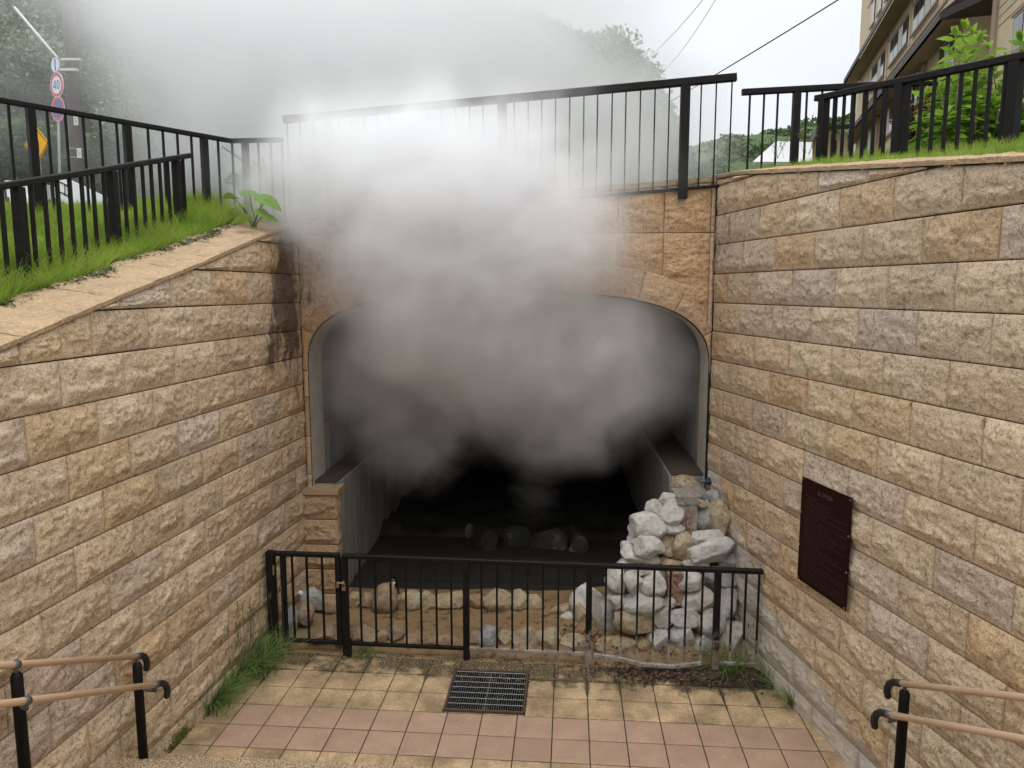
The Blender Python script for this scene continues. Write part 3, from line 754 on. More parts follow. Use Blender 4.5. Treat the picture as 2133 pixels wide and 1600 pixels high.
V = [tf(a, b, z) for z in (z1, z0) for a, b in ((GA0, GB0), (GA1, GB0), (GA1, GB1), (GA0, GB1))]
mb.add(V, [(4, 5, 6, 7), (0, 1, 5, 4), (1, 2, 6, 5), (2, 3, 7, 6), (3, 0, 4, 7)]); mb.build('pit', M_PIT, root)

# basin floor behind the fence and slab floor in the tunnel
def mat_basin():
    m = NT('basin_mud'); n = m.noise(4, 5, .6); n2 = m.noise(30, 4, .7); n3_ = m.noise(9, 6, .75)
    c = m.mix(m.rng(n, .35, .65, 0, 1), (.30, .20, .10), (.20, .13, .065))
    c = m.mix(m.rng(n3_, .54, .62, 0, .85), c, (.035, .020, .015))
    c = m.mix(m.rng(n2, .3, .7, 0, .3), c, (.16, .11, .07))
    m.set(col=c, rough=m.rng(n, .3, .7, .45, .8), spec=.35); m.bump(n2, .5, .01); return m.m
M_BASIN = mat_basin()
X, Y = np.meshgrid(np.linspace(-2.9, 2.8, 120), np.linspace(0, 1, 50))
Yy = FENCE_Y(X) - .03 + Y*(8.25 - FENCE_Y(X) - .04*X)
Z = .0 + .10*sstep(.02, .25, Y) + .02*fbm(np.stack([X*3, Yy*3, X*0], -1), 4, 4) + .16*np.exp(-((X-1.7)/.7)**2)*sstep(0, .5, Y)
V = np.stack([X, Yy, Z], -1).reshape(-1, 3); i, j = np.meshgrid(np.arange(119), np.arange(49)); k = (j*120+i).ravel()
tag(fast_mesh('basin_floor', V, np.stack([k, k+1, k+121, k+120], 1), M_BASIN), kind='structure')
Dg, Ug = np.meshgrid(np.linspace(.12, TD, 110), np.linspace(UA-.2, UB+.2, 70)); rb = sstep(1.7, 2.1, Dg)
Zg = .05 + rb*(.10 + .10*np.abs(fbm(np.stack([Dg*3.2, Ug*3.2, 0*Dg], -1), 4, 9)) + .22*(1-np.abs(fbm(np.stack([Dg*1.3, Ug*1.6, 0*Dg], -1), 3, 5))*2)*.5) + .008*fbm(np.stack([Dg*6, Ug*6, 0*Dg], -1), 3, 2)
Vg_ = np.stack([RMID[0]+ur[0]*Ug+nr[0]*Dg, RMID[1]+ur[1]*Ug+nr[1]*Dg, Zg], -1).reshape(-1, 3); kk = (np.arange(109)[None]+np.arange(69)[:, None]*110).ravel()
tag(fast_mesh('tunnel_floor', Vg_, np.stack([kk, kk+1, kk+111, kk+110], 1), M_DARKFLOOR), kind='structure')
for k, (d, z) in enumerate(((.55, .10), (1.1, .16))):
    mb = MB(); mb.add([rear3(a, b, c) for c in (d, d+.5+.6*k) for a, b in ((UA+.3, .0), (UB-.42, .0), (UB-.42, z), (UA+.3, z))], [(0, 1, 2, 3), (7, 6, 5, 4), (2, 6, 7, 3), (1, 5, 6, 2), (0, 3, 7, 4)])
    tag(mb.build('channel_slab', M_DARKFLOOR), kind='structure')
# ------------------------------------------------------------------ rocks
def icosphere(sub):
    t = (1+5**.5)/2
    v = [(-1, t, 0), (1, t, 0), (-1, -t, 0), (1, -t, 0), (0, -1, t), (0, 1, t), (0, -1, -t), (0, 1, -t), (t, 0, -1), (t, 0, 1), (-t, 0, -1), (-t, 0, 1)]
    f = [(0, 11, 5), (0, 5, 1), (0, 1, 7), (0, 7, 10), (0, 10, 11), (1, 5, 9), (5, 11, 4), (11, 10, 2), (10, 7, 6), (7, 1, 8), (3, 9, 4), (3, 4, 2), (3, 2, 6), (3, 6, 8), (3, 8, 9), (4, 9, 5), (2, 4, 11), (6, 2, 10), (8, 6, 7), (9, 8, 1)]
    v = [np.array(p)/np.linalg.norm(p) for p in v]
    for _ in range(sub):
        c = {}; nf = []
        def md(a, b):
            k = (min(a, b), max(a, b))
            if k not in c: p = v[a]+v[b]; v.append(p/np.linalg.norm(p)); c[k] = len(v)-1
            return c[k]
        for a, b, d in f:
            x, y, z = md(a, b), md(b, d), md(d, a); nf += [(a, x, z), (b, y, x), (d, z, y), (x, y, z)]
        f = nf
    return np.array(v), np.array(f)
ICO4, ICO4F = icosphere(4); ICO2, ICO2F = icosphere(2)
def rock_verts(seed, size, cuts=9, rough=.05, hi=True):
    r = np.random.default_rng(seed); v = (ICO4 if hi else ICO2).copy()
    for _ in range(cuts):
        n = r.normal(size=3); n /= np.linalg.norm(n); d = r.uniform(.62, .88); t = np.maximum(0, v@n - d); v = v - n*(t*.93)[:, None]
    v = v / np.abs(v).max(0)
    v = v * (1 + rough*2.6*fbm(v*1.4+seed, 3, seed % 50)[:, None] + rough*.9*fbm(v*5+seed, 4, seed % 40)[:, None])
    return v*np.array(size)/2
def mat_rock(name, c1, c2, c3, moss=.0):
    m = NT(name); oi = m.n('ShaderNodeObjectInfo'); tcn = m.n('ShaderNodeTexCoord')
    n = m.noise(9, 5, .65); n2 = m.noise(70, 3, .7); n3_ = m.noise(22, 5, .7)
    c = m.mix(m.rng(n, .35, .65, 0, 1), c1, c2)
    c = m.mix(m.rng(n3_, .50, .64, 0, .7), c, c3); c = m.mix(m.rng(m.noise(4, 5, .7), .56, .68, 0, .55), c, (.30, .20, .10))
    c = m.mix(m.rng(n2, .58, .72, 0, .5), c, (.10, .09, .075))
    c = m.mix(m.rng(oi.outputs['Random'], 0, 1, 0, .35), c, m.mix(.5, c, (.30, .29, .27)))
    m.set(col=c, rough=.9, spec=.2); b = m.bump(n3_, .5, .012); m.bump(n2, .4, .004, b); return m.m
M_ROCKW = mat_rock('pale_grey_rock', (.60, .575, .53), (.45, .435, .40), (.30, .29, .27))
M_ROCKT = mat_rock('tan_lichen_rock', (.36, .26, .13), (.44, .39, .29), (.20, .12, .05))
M_ROCKG = mat_rock('blue_grey_rock', (.28, .28, .27), (.38, .375, .36), (.18, .18, .175))
M_ROCKR = mat_rock('reddish_rock', (.27, .17, .10), (.34, .26, .17), (.15, .09, .05))
def rock(name, mat, c, size, seed, parent=None, rot=None, cuts=9):
    v = rock_verts(seed, size, cuts); a = rot if rot is not None else np.random.default_rng(seed+5).uniform(-.25, .25)
    R = np.array(Matrix.Rotation(a, 3, 'Y')); v = v@R.T
    if parent is None:
        o = fast_mesh(name, v, ICO4F, mat, None, True); o.location = tuple(c); return o
    return fast_mesh(name, v+np.array(c), ICO4F, mat, parent, True)

# stone pier beside the right wall, mortared rocks around an old rusty plate
def pz(X_, Y_): return X_/3.479+1180, Y_/3.479+960
pier = thing('stone_pier', 'tall heap of white-grey mortared rocks against the right wall behind the fence', 'stone pier', (1.75, 7.15, 0))
RK = [(870,190,175,140,'T',7.75),(745,290,125,105,'W',7.35),(635,365,115,150,'W',7.28),(760,375,145,170,'W',7.22),(575,472,245,160,'W',7.15),(765,485,150,85,'W',7.2),(1075,275,125,105,'G',7.45),(1105,432,140,235,'T',7.25),(995,412,130,195,'G',7.35),
 (590,626,195,135,'W',7.02),(500,560,95,110,'W',7.18),(545,690,260,130,'W',7.1),(835,625,150,200,'T',7.15),(715,575,175,130,'T',7.24),(1015,557,215,125,'W',7.12),(1035,657,315,155,'W',7.02),(437,640,70,140,'W',7.2),(360,865,125,165,'W',6.98),(480,887,135,175,'W',6.95),(625,885,175,195,'W',6.97),
 (560,790,190,75,'W',7.05),(893,850,190,155,'W',6.98),(1110,850,200,135,'G',7.0),(370,1010,125,125,'W',6.95),(558,1055,265,165,'W',6.88),(960,1010,225,185,'W',6.93),(1172,1040,120,235,'W',6.92),(492,1165,260,140,'T',6.87),(690,1132,135,155,'W',6.9),(855,1135,200,135,'W',6.88),
 (660,1300,150,195,'W',6.84),(835,1282,150,190,'W',6.82),(1040,1170,190,190,'W',6.88),(1190,1285,170,225,'W',6.84),(985,1325,150,155,'W',6.83),(550,1332,95,85,'T',6.84),(775,1382,85,75,'T',6.80),(740,1020,95,90,'W',6.98),(935,250,70,45,'G',7.5),(985,320,70,50,'T',7.35),(945,300,90,50,'T',7.38),(745,660,150,90,'T',7.18),(745,745,160,80,'T',7.12),(430,1060,80,110,'T',7.02),(930,745,170,90,'W',7.08),(1190,950,100,100,'G',7.05),(440,760,110,110,'W',7.12),(1160,720,110,110,'G',7.12)]
for k, (x, y, w, h, t, Yd) in enumerate(RK):
    p = at(*pz(x, y), Yd); s_ = Yd*1.015/FPX/3.479; sz = (w*s_*1.30, min(w, h)*s_*1.15+.05, h*s_*1.30)
    p[1] += sz[1]*.28; p = at(*pz(x, y), p[1])
    rock('stone', dict(W=M_ROCKW, T=M_ROCKT, G=M_ROCKG)[t], p, sz, 40+k*7, pier)
M_PMORT = mat_simple('pier_mortar', (.30, .28, .24), .95, nz=.5, nscale=12, bump=.7, bscale=40)
v = rock_verts(991, (2, 2, 2), 5, .03); v = np.sign(v)*np.abs(v)**.55
core = []
for (x0, y0, x1, y1, Ya, Yb) in ((330, 750, 1230, 1420, 7.02, 7.55), (470, 500, 1200, 900, 7.2, 7.6), (620, 330, 1160, 620, 7.38, 7.8), (860, 215, 1060, 420, 7.5, 7.9)):
    a = at(*pz(x0, y1), Ya); b = at(*pz(x1, y0), Ya); c = np.array([(a[0]+b[0])/2, (Ya+Yb)/2+.05, (a[2]+b[2])/2]); sz = np.array([(b[0]-a[0])/2, (Yb-Ya)/2, (b[2]-a[2])/2])
    core.append(v*sz*.97+c)
allv = np.concatenate(core); fs = np.concatenate([ICO4F + len(v)*k for k in range(4)])
fast_mesh('mortar_core', allv, fs, M_PMORT, pier, True)
M_RUST = mat_simple('rusty_steel_plate', (.13, .045, .025), .9, col2=(.36, .27, .20), nscale=26, bump=.7, bscale=50)
M_SLABC = mat_simple('old_concrete_slab', (.36, .33, .28), .9, col2=(.20, .17, .14), nscale=14, bump=.8)
def slab_px(name, mat, x0, y0, x1, y1, Yd, th, parent):
    a = at(*pz(x0, y1), Yd); b = at(*pz(x1, y0), Yd); mb = MB()
    mb.box(((a[0]+b[0])/2, Yd+th/2, (a[2]+b[2])/2), (abs(b[0]-a[0]), th, abs(b[2]-a[2]))); return mb.build(name, mat, parent)
slab_px('rusty_plate', M_RUST, 730, 820, 850, 1050, 6.98, .12, pier)
slab_px('rusty_plate', M_RUST, 868, 340, 905, 530, 7.245, .05, pier)
slab_px('concrete_slab', M_SLABC, 832, 300, 950, 535, 7.262, .2, pier)
slab_px('concrete_slab', M_SLABC, 806, 262, 960, 318, 7.25, .35, pier)

# rows of rocks edging the basin
back = [(605,1300,26,60,7.15,'G'),(633,1276,38,38,7.25,'R'),(655,1250,44,40,7.62,'G'),(690,1262,34,30,7.6,'R'),(739.5,1252,26,30,7.72,'T'),(766,1253,24,30,7.72,'R'),(801,1246,46,58,7.66,'R'),(847,1252,52,36,7.7,'T'),(892,1253,29,34,7.72,'T'),(938,1252,54,36,7.7,'T'),(995,1256,35,28,7.72,'R'),(1038,1252,47,41,7.68,'T'),(1081,1252,30,37,7.68,'T'),(1115,1257,33,32,7.7,'T'),(1170,1272,46,25,7.5,'T'),(1193,1284,38,18,7.4,'W'),(1227,1247,58,52,7.42,'W'),(1214,1269,32,22,7.3,'T'),(1265,1269,38,34,7.15,'W')]
front = [(676,1322,40,36,7.0,'R'),(716,1332,30,28,6.98,'R'),(760,1326,40,36,7.0,'R'),(797,1328,26,26,7.02,'R'),(827,1320,28,32,7.04,'R'),(870,1338,46,24,6.98,'R'),(920,1338,60,24,6.98,'R'),(989,1333,32,28,6.98,'R'),(1017,1329,36,42,6.98,'G'),(1057,1331,30,32,6.98,'T'),(1095,1331,49,47,6.96,'T'),(1143,1332,52,44,6.95,'T'),(1197,1340,52,32,6.92,'T'),(1282,1347,70,36,6.82,'T')]
ordn = ['first','second','third','fourth','fifth','sixth','seventh','eighth','ninth','tenth','eleventh','twelfth','thirteenth','fourteenth','fifteenth','sixteenth','seventeenth','eighteenth','nineteenth','twentieth']
cn = dict(G='grey', R='reddish-brown', T='tan', W='pale')
for lst, rowname, grp, s0 in ((back, 'back row', 'rocks of the back row edging the basin', 500), (front, 'front row just behind the fence', 'rocks of the front row edging the basin', 700)):
    for k, (x, y, w, h, Yd, t) in enumerate(lst):
        sc_ = Yd*1.015/FPX; p = at(x, y, Yd+.06); sz = (w*sc_*1.42, min(w, h)*sc_*1.35, h*sc_*1.36)
        zb = .09; bottom = p[2]-sz[2]/2
        if bottom > zb: sz = (sz[0], sz[1], sz[2] + (bottom-zb)*1.6); p[2] -= (bottom-zb)*.8
        o = rock('rock', dict(W=M_ROCKW, T=M_ROCKT, G=M_ROCKG, R=M_ROCKR)[t], p, sz, s0+k*11)
        tag(o, f'{cn[t]} rock, {ordn[k]} from the left in the {rowname}', 'rock', grp)
M_ROCKD = mat_rock('gloom_dark_rock', (.015, .014, .013), (.03, .028, .025), (.01, .01, .01))  # rock colour lowered to imitate the darkness inside the tunnel
# dark rocks of the spring deep in the tunnel
VR = 1
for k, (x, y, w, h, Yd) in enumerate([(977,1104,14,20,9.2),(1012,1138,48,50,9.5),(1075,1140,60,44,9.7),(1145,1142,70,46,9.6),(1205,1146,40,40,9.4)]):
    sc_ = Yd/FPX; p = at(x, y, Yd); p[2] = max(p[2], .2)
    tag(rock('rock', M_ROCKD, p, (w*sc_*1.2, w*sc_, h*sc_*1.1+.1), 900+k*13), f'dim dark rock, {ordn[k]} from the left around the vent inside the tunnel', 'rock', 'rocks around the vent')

# small things in the basin
M_WHITE = mat_simple('white_plastic', (.85, .86, .86), .5, nz=.1)
o = rock('scrap_of_paper', M_WHITE, at(627, 1235, 7.5), (.06, .03, .06), 31, cuts=6); tag(o, 'small crumpled white scrap lying by the foot of the stone pillar', 'litter')
M_DARKM = mat_simple('dark_metal', (.02, .02, .02), .4, .5)
root = thing('spotlight', 'small black floodlight on a stand before the left ledge in the basin', 'spotlight', at(818, 1240, 7.9))
p = at(818, 1212, 7.9); mb = MB(); mb.tube([p+[-.05, 0, -.05], p+[-.05, 0, -.22]], .012); mb.tube([p+[.05, 0, 0], p+[.07, 0, -.18]], .010); mb.build('stand', M_DARKM, root)
mb = MB(); mb.tube([p+[0, -.05, 0], p+[0, -.02, .0], p+[0, .07, .02]], [.055, .058, .03], 14); mb.build('lamp_head', M_DARKM, root, True)
mb = MB(); mb.disc(p+[0, -.053, .012], (0, -1, .4), .035); mb.build('lamp_glass', M_WHITE, root)
M_BLUE = mat_simple('blue_painted_valve', (.015, .04, .09), .5, nz=.4, nscale=30)
root = thing('water_valve', 'dark blue water valve on a pipe above the white rock heap', 'valve', at(1475, 1005, 7.72))
p = at(1475, 1003, 7.72); mb = MB(); mb.tube([p+[-.09, 0, 0], p+[-.03, 0, 0]], .018); mb.tube([p+[0, 0, -.22], p+[0, 0, -.03]], .03); mb.build('pipe', mat_simple('dull_brass', (.25, .2, .13), .5, .6, nz=.4), root)
mb = MB(); mb.tube([p+[-.035, 0, 0], p+[.0, 0, 0], p+[.05, 0, .005]], [.030, .045, .038], 14); mb.tube([p+[0, 0, -.26], p+[0, 0, -.22]], .05, 12); mb.build('valve_body', M_BLUE, root, True)

# ------------------------------------------------------------------ lower fence with its gate
def fence(name, label, cat, P0, P1, posts, nbal, top_w=.05, top_h=.045, post_w=.06, bal_w=.019, bal_gap=None, H=1.03, foot=.0, rail_b=.10, mat=None, group=None, bfrac=None, post_low=0.0, brail=True, bal_low=None, cap=True):
    """P0/P1: ends of the top rail (top face); posts: fractions along; balusters evenly between posts"""
    mat = mat or M_BLACK; P0 = np.array(P0, float); P1 = np.array(P1, float); D = P1-P0; L = np.linalg.norm(D[:2]); d = D/np.linalg.norm(D)
    root = thing(name, label, cat, P0 + D*.5 - np.array([0, 0, H]), 0, group); dz = np.array([0, 0, 1.0])
    mb = MB(); mb.beam(P0 - dz*top_h/2, P1 - dz*top_h/2, top_w, top_h, .007); mb.build('top_rail', mat, root)
    ang = math.atan2(D[1], D[0])
    if brail:
        bl = H - rail_b
        mb = MB(); mb.beam(P0+D*.012 - dz*(bl), P1-D*.012 - dz*(bl), .032, .030, .004); mb.build('bottom_rail', mat, root)
    bot = (H-rail_b) if brail else H
    for f in posts:
        p = P0 + D*f; mb = MB(); mb.box(p - dz*(top_h-.001 + (H + post_low - top_h)/2), (post_w, post_w, H+post_low-top_h), ang); mb.build('post', mat, root)
    if bfrac is None:
        bfrac = []; n = int(round(L/(bal_gap or .145)))
        for k in range(1, n):
            f = k/n
            if all(abs(f-q)*L > post_w*.5+.03 for q in posts): bfrac.append(f)
    for f in bfrac:
        p = P0 + D*f; mb = MB(); b = bot if bal_low is None else bal_low
        mb.box(p - dz*(top_h + (b-top_h)/2 - .002), (bal_w, bal_w, b-top_h), ang); mb.build('baluster', mat, root)
    return root
def fpt(x, z): return np.array([x, FENCE_Y(x), z])
def fx(px): # fence x from a photo column near mid height
    r = ray(px, 1240); t = (6.895 - .092*1.66)/(r[1] + .092*r[0]); return r[0]*t
ztop = 1.035
# gate leaf
x0, x1 = fx(592), fx(706)
gate = thing('gate', 'narrow black metal gate with a padlock at the left end of the lower fence', 'gate', fpt((x0+x1)/2, 0))
dz = np.array([0, 0, 1.0]); ang = math.atan2(-.092, 1)
def bx(name, x, w, z0, z1, mat, parent, dy=0.0, dpt=None):
    mb = MB(); mb.box(fpt(x, (z0+z1)/2)+np.array([0, dy, 0]), (w, dpt or w, z1-z0), ang); return mb.build(name, mat, parent)
mb = MB(); mb.beam(fpt(fx(572), ztop-.02), fpt(fx(710), ztop-.02), .052, .045, .008); mb.build('top_rail', M_BLACK, gate)
mb = MB(); mb.beam(fpt(x0, .12), fpt(x1, .12), .04, .036, .005); mb.build('bottom_rail', M_BLACK, gate)
bx('stile', x0-.0, .045, .10, ztop-.045, M_BLACK, gate); bx('stile', x1-.0, .05, .10, ztop-.045, M_BLACK, gate)
for px in (611, 641, 673): bx('baluster', fx(px), .019, .135, ztop-.043, M_BLACK, gate)
M_BRASS = mat_simple('worn_brass', (.42, .30, .18), .4, .7, nz=.4, nscale=40)
mb = MB(); p = at(708, 1218, 6.84)
mb.box(p+[-.02, 0, 0], (.022, .02, .06), ang); mb.tube([p+[-.02, -.01, .02], p+[.045, -.01, .02]], .008, 8); mb.box(p+[.035, 0, .02], (.022, .02, .03), ang); mb.build('latch', M_BRASS, gate)
pl_ = MB(); pl_.box(p+[.040, -.015, -.035], (.034, .018, .034), ang); pl_.tube([p+[.028, -.015, -.02], p+[.028, -.015, .005], p+[.040, -.015, .016], p+[.052, -.015, .005], p+[.052, -.015, -.02]], .0035, 6)
padlock = pl_.build('padlock', M_BRASS); tag(padlock, 'small brass padlock hanging on the latch of the black gate', 'padlock')
for zz in (.86, .18):
    mb = MB(); q = fpt(fx(575), zz)+np.array([0, -.045, 0]); mb.tube([q-dz*.05, q+dz*.05], .010, 8); mb.build('hinge', M_BRASS, gate)
# fence proper
fr = thing('fence', 'low black metal fence in front of the tunnel, worn pale at its right foot', 'fence', fpt(0, 0))
bx('post', fx(567), .075, -.02, ztop, M_BLACK, fr)
xe = at(1590, 1186, 6.52)[0]
zr = lambda x: ztop - .004*(x+1.7) 
mb = MB(); mb.beam(fpt(fx(715), zr(-1.7)-.022), fpt(xe, zr(xe)-.022), .056, .045, .008); mb.build('top_rail', M_BLACK, fr)
px_post = [719, 971, 1227, 1494]
for k, px in enumerate(px_post): bx('post', fx(px), .058, -.02, ztop-.045, M_BLACK if k < 2 else M_WORN, fr)
bx('drop_bolt', fx(727), .04, -.01, .19, M_BLACK, fr, dy=-.055)
secs = [(719, 971, [751, 782, 814, 845.5, 877, 909, 940], M_BLACK), (971, 1227, [1003, 1035, 1067, 1099, 1131, 1163, 1196], M_BLACK), (1227, 1494, [1262, 1295, 1328, 1362, 1396, 1429, 1463], M_WORN), (1494, 1590, [1525, 1553, 1580], M_WORN)]
for a, b, bars, mt in secs:
    for q in bars: bx('baluster', fx(q), .0185, .11 if mt is M_BLACK else .09, ztop-.043, mt, fr)
mb = MB(); mb.beam(fpt(fx(723), .115), fpt(fx(967), .115), .034, .034, .004); mb.build('bottom_rail', M_BLACK, fr)
mb = MB(); mb.beam(fpt(fx(976), .115), fpt(fx(1223), .115), .034, .034, .004); mb.build('bottom_rail', M_WORN, fr)
tag(fr.children[-1], 'bottom rail with paint worn to bare metal')
mb = MB(); mb.beam(fpt(fx(1498), .085), fpt(fx(1582), .085), .034, .030, .004); mb.build('bottom_rail', M_BARE, fr)
# the detached, bent bottom rail (square tube with holes)
pts = [(1236, 1364), (1280, 1370), (1338, 1384), (1400, 1388), (1459, 1382)]
P = [at(x_, y_, 6.58 - .07*i/2 if i < 3 else 6.50) for i, (x_, y_) in enumerate(pts)]
mb = MB()
for i in range(4): mb.beam(P[i], P[i+1]+(P[i+1]-P[i])*.01, .034, .034, .004)
mb.build('loose_bottom_rail', M_BARE, fr)
mb = MB()
for f in (.12, .3, .5, .62, .8, .93):
    i = min(int(f*4), 3); q = P[i] + (P[i+1]-P[i])*(f*4-i); mb.disc(q+np.array([0, -.0185, .002]), (0.05, -1, 0), .007, 10)
mb.build('bolt_holes', M_DARKM, fr)

# ------------------------------------------------------------------ handrails
M_RAIL = NT('tan_resin_handrail'); n_ = M_RAIL.noise(3, 4, .6, stretch=(1, 1, 1)); M_RAIL.set(col=M_RAIL.mix(M_RAIL.rng(n_, .3, .7, 0, 1), (.68, .48, .32), (.76, .56, .38)), rough=.5, spec=.35); M_RAIL = M_RAIL.m
M_RUB = mat_simple('black_rubber', (.018, .018, .018), .5, nz=.3, nscale=30)
M_GREYP = mat_simple('grey_cast_bracket', (.13, .125, .12), .45, .3, nz=.3, nscale=20)
def handrail(side, label):
    if side < 0:
        pb = np.array([-2.61, 4.88, .15]); top_z = at(291, 1372, 4.88)[2]
        A1 = at(288, 1367, 4.86); B1 = at(0, 1387, 3.70); A2 = at(330, 1425, 4.78); B2 = at(0, 1467, 3.54)
        post_x = at(294, 1400, 4.88)[0]
    else:
        A1 = at(1872, 1423, 4.36); B1 = at(2133, 1453, 3.54); A2 = at(1845, 1487, 4.26); B2 = at(2133, 1540, 3.38)
        pb = np.array([at(1872, 1600, 4.36)[0], 4.36, .45]); post_x = at(1879, 1450, 4.36)[0]; top_z = at(1878, 1436, 4.36)[2]
    root = thing('handrail', label, 'handrail', pb)
    e1 = (A1-B1)/np.linalg.norm(A1-B1); e2 = (A2-B2)/np.linalg.norm(A2-B2); s_ = side
    for A, B, e in ((A1, B1, e1), (A2, B2, e2)):
        mb = MB(); mb.tube([B - e*2.6, A], .0205, 16); mb.build('rail', M_RAIL, root, True)
        sg = -s_
        P = [A - e*.03, A + e*.005, A + e*.045 + [0, 0, .003], A + e*.080 + [0, 0, -.010], A + e*.100 + [0, 0, -.040], A + e*.100 + [0, 0, -.075], A + e*.088+[0, 0, -.105], A+e*.080+[0, 0, -.118]]
        mb = MB(); mb.tube(P, [.0225, .0232, .0225, .0225, .0225, .0225, .021, .008], 14); mb.build('end_hook', M_RUB, root, True)
    nposts = 3
    for k in range(nposts):
        q = A1 - e1*(0.03 + 1.15*k); q[0] = post_x + (q[0]-A1[0] if k else 0)
        zt = q[2]-.045; zb = pb[2] + (.15*round((4.8-q[1])/.32) if k else 0)
        mb = MB(); mb.tube([[q[0], q[1], zb-.02], [q[0], q[1], zt-.02], [q[0], q[1], zt]], [.031, .031, .020], 18); mb.build('post', M_BLACK, root, True)
        mb = MB(); mb.tube([[q[0], q[1], zt-.01], [q[0], q[1], zt+.03]], .012, 10); c = q+np.array([0, 0, 0]); mb.tube([c - e1*.02, c + e1*.02], .0235, 14); mb.build('saddle', M_GREYP, root, True)
        # bracket carrying the lower rail
        l = A2 - e2*(0.06 + 1.15*k if k else .035); z2 = l[2]
        mb = MB(); mb.tube([l - e2*.02, l + e2*.02], .0240, 14)
        mid = np.array([(q[0]+l[0])/2, (q[1]+l[1])/2, z2-.065])
        mb.tube([l+[0, 0, -.02], l+[0, 0, -.045], mid, [q[0], q[1], z2-.045]], [.010, .012, .013, .016], 10); mb.build('bracket', M_GREYP, root, True)
    return root
handrail(-1, 'pair of tan rails on a black post at the left of the steps')
handrail(1, 'pair of tan rails on a black post at the right of the steps')

# ------------------------------------------------------------------ plaque on the right wall
def pw(x, y, off=.055):
    r = ray(x, y); t = (dR-off)/(r[0]*nR[0]+r[1]*nR[1]); return CAMP + r*t
c_ = [pw(1671, 993), pw(1776, 1037), pw(1762, 1273), pw(1662, 1205)]
# square it up on the wall
ya, yb = (c_[0][1]+c_[3][1])/2, (c_[1][1]+c_[2][1])/2; za, zb = (c_[0][2]+c_[1][2])/2, (c_[2][2]+c_[3][2])/2
plaque = thing('plaque', 'dark brown engraved information plaque on the right stone wall', 'plaque', (PR((ya+yb)/2, -.03)[0], (ya+yb)/2, zb))
M_PLQ = mat_simple('dark_brown_plate', (.022, .0055, .0045), .6, 0, .12, nz=.3, nscale=5)
M_TXT = mat_simple('engraved_lettering', (.085, .062, .052), .6)
def pq(u, v, off): # u 0..1 left to right (far to near), v 0..1 top to bottom
    y = ya + (yb-ya)*u; x = PR(y, -off)[0]; return np.array([x, y, za + (zb-za)*v])
mb = MB(); V = [pq(u, v, o) for o in (.052, .058) for u, v in ((0, 0), (1, 0), (1, 1), (0, 1))]
mb.add(V, [(0, 1, 2, 3), (7, 6, 5, 4), (0, 4, 5, 1), (1, 5, 6, 2), (2, 6, 7, 3), (3, 7, 4, 0)]); mb.build('plate', M_PLQ, plaque)
for u, v in ((.02, .02), (.98, .02), (.02, .34), (.98, .34), (.02, .66), (.98, .66), (.02, .98), (.98, .98)):
    mb = MB(); p = pq(u, v, .0); q = pq(u, v, .061); mb.tube([p, q], .0045, 8); mb.tube([pq(u, v, .059), pq(u, v, .064)], .009, 10); mb.build('bolt', M_GALV, plaque)
# lettering: a title and paragraphs of small characters as short strokes
mb = MB(); r = np.random.default_rng(3)
def glyph(u, v, su, sv, nst):
    for _ in range(nst):
        if r.random() < .5: a, b = (u+r.uniform(0, .2)*su, v+r.uniform(0, 1)*sv), (u+r.uniform(.6, 1)*su, 0); b = (b[0], a[1]); th = .12*sv
        else: a = (u+r.uniform(0, 1)*su, v+r.uniform(0, .3)*sv); b = (a[0]+.10*su, v+r.uniform(.6, 1)*sv); th = 0
        if th: Q = [(a[0], a[1]), (b[0], a[1]), (b[0], a[1]+th), (a[0], a[1]+th)]
        else: Q = [(a[0], a[1]), (b[0], a[1]), (b[0], b[1]), (a[0], b[1])]
        mb.add([pq(x_, y_, .0585) for x_, y_ in Q], [(0, 1, 2, 3)])
for k in range(5): glyph(.35+.062*k, .062, .052, .050, 8)
v = .15
for ln, (ind, end) in enumerate([(.07, .36), (.1, .60), (.1, .62), (.1, .93), (.1, .55), (.1, .92), (.07, .40), (.1, .93), (.1, .60), (.1, .93), (.1, .90), (.1, .70), (.1, .93), (.1, .5), (.07, .42), (.1, .80), (.1, .86), (.1, .55), (.1, .93), (.07, .38), (.1, .92), (.1, .93), (.1, .6), (.1, .93), (.07, .90), (.1, .95)]):
    u = ind
    while u < end:
        if r.random() > .10: glyph(u, v, .016, .014, 4)
        u += .021
    v += .0315
mb.build('lettering', M_TXT, plaque)

# ------------------------------------------------------------------ upper fences
E_ = (thing, )
pA, pB = at(0, 381, 4.95), at(395, 319, 7.34); d_ = pA-pB; pA2 = pA + d_*.5
fence('fence', 'low sloping black fence standing in the grass bank on the left, nearest the camera', 'fence', pA2, pB, [.10, .375, .66, .93], 0, H=.74, rail_b=.0, post_w=.064, bal_w=.023, bal_gap=.135, brail=False)
pA, pB = at(0, 203, 6.35), at(480, 289, 8.02); d_ = pA-pB
fl = fence('fence', 'level black fence behind the grass bank on the left, farther than the sloping one', 'fence', pA+d_*.6, pB, [.12, .44, .68, .91], 0, H=1.02, rail_b=.08, post_w=.062, bal_w=.019, bal_gap=.145)
fence('fence', 'short black fence end section between the left fence and the bridge fence', 'fence', pB+np.array([.004, 0, 0]), at(590, 287, 7.98), [.27], 0, H=1.02, rail_b=.08, post_w=.06, bal_w=.019, bfrac=[.02, .52, .76, .97])
pA, pB = at(591, 242, 8.12), at(1534, 153, 7.78)
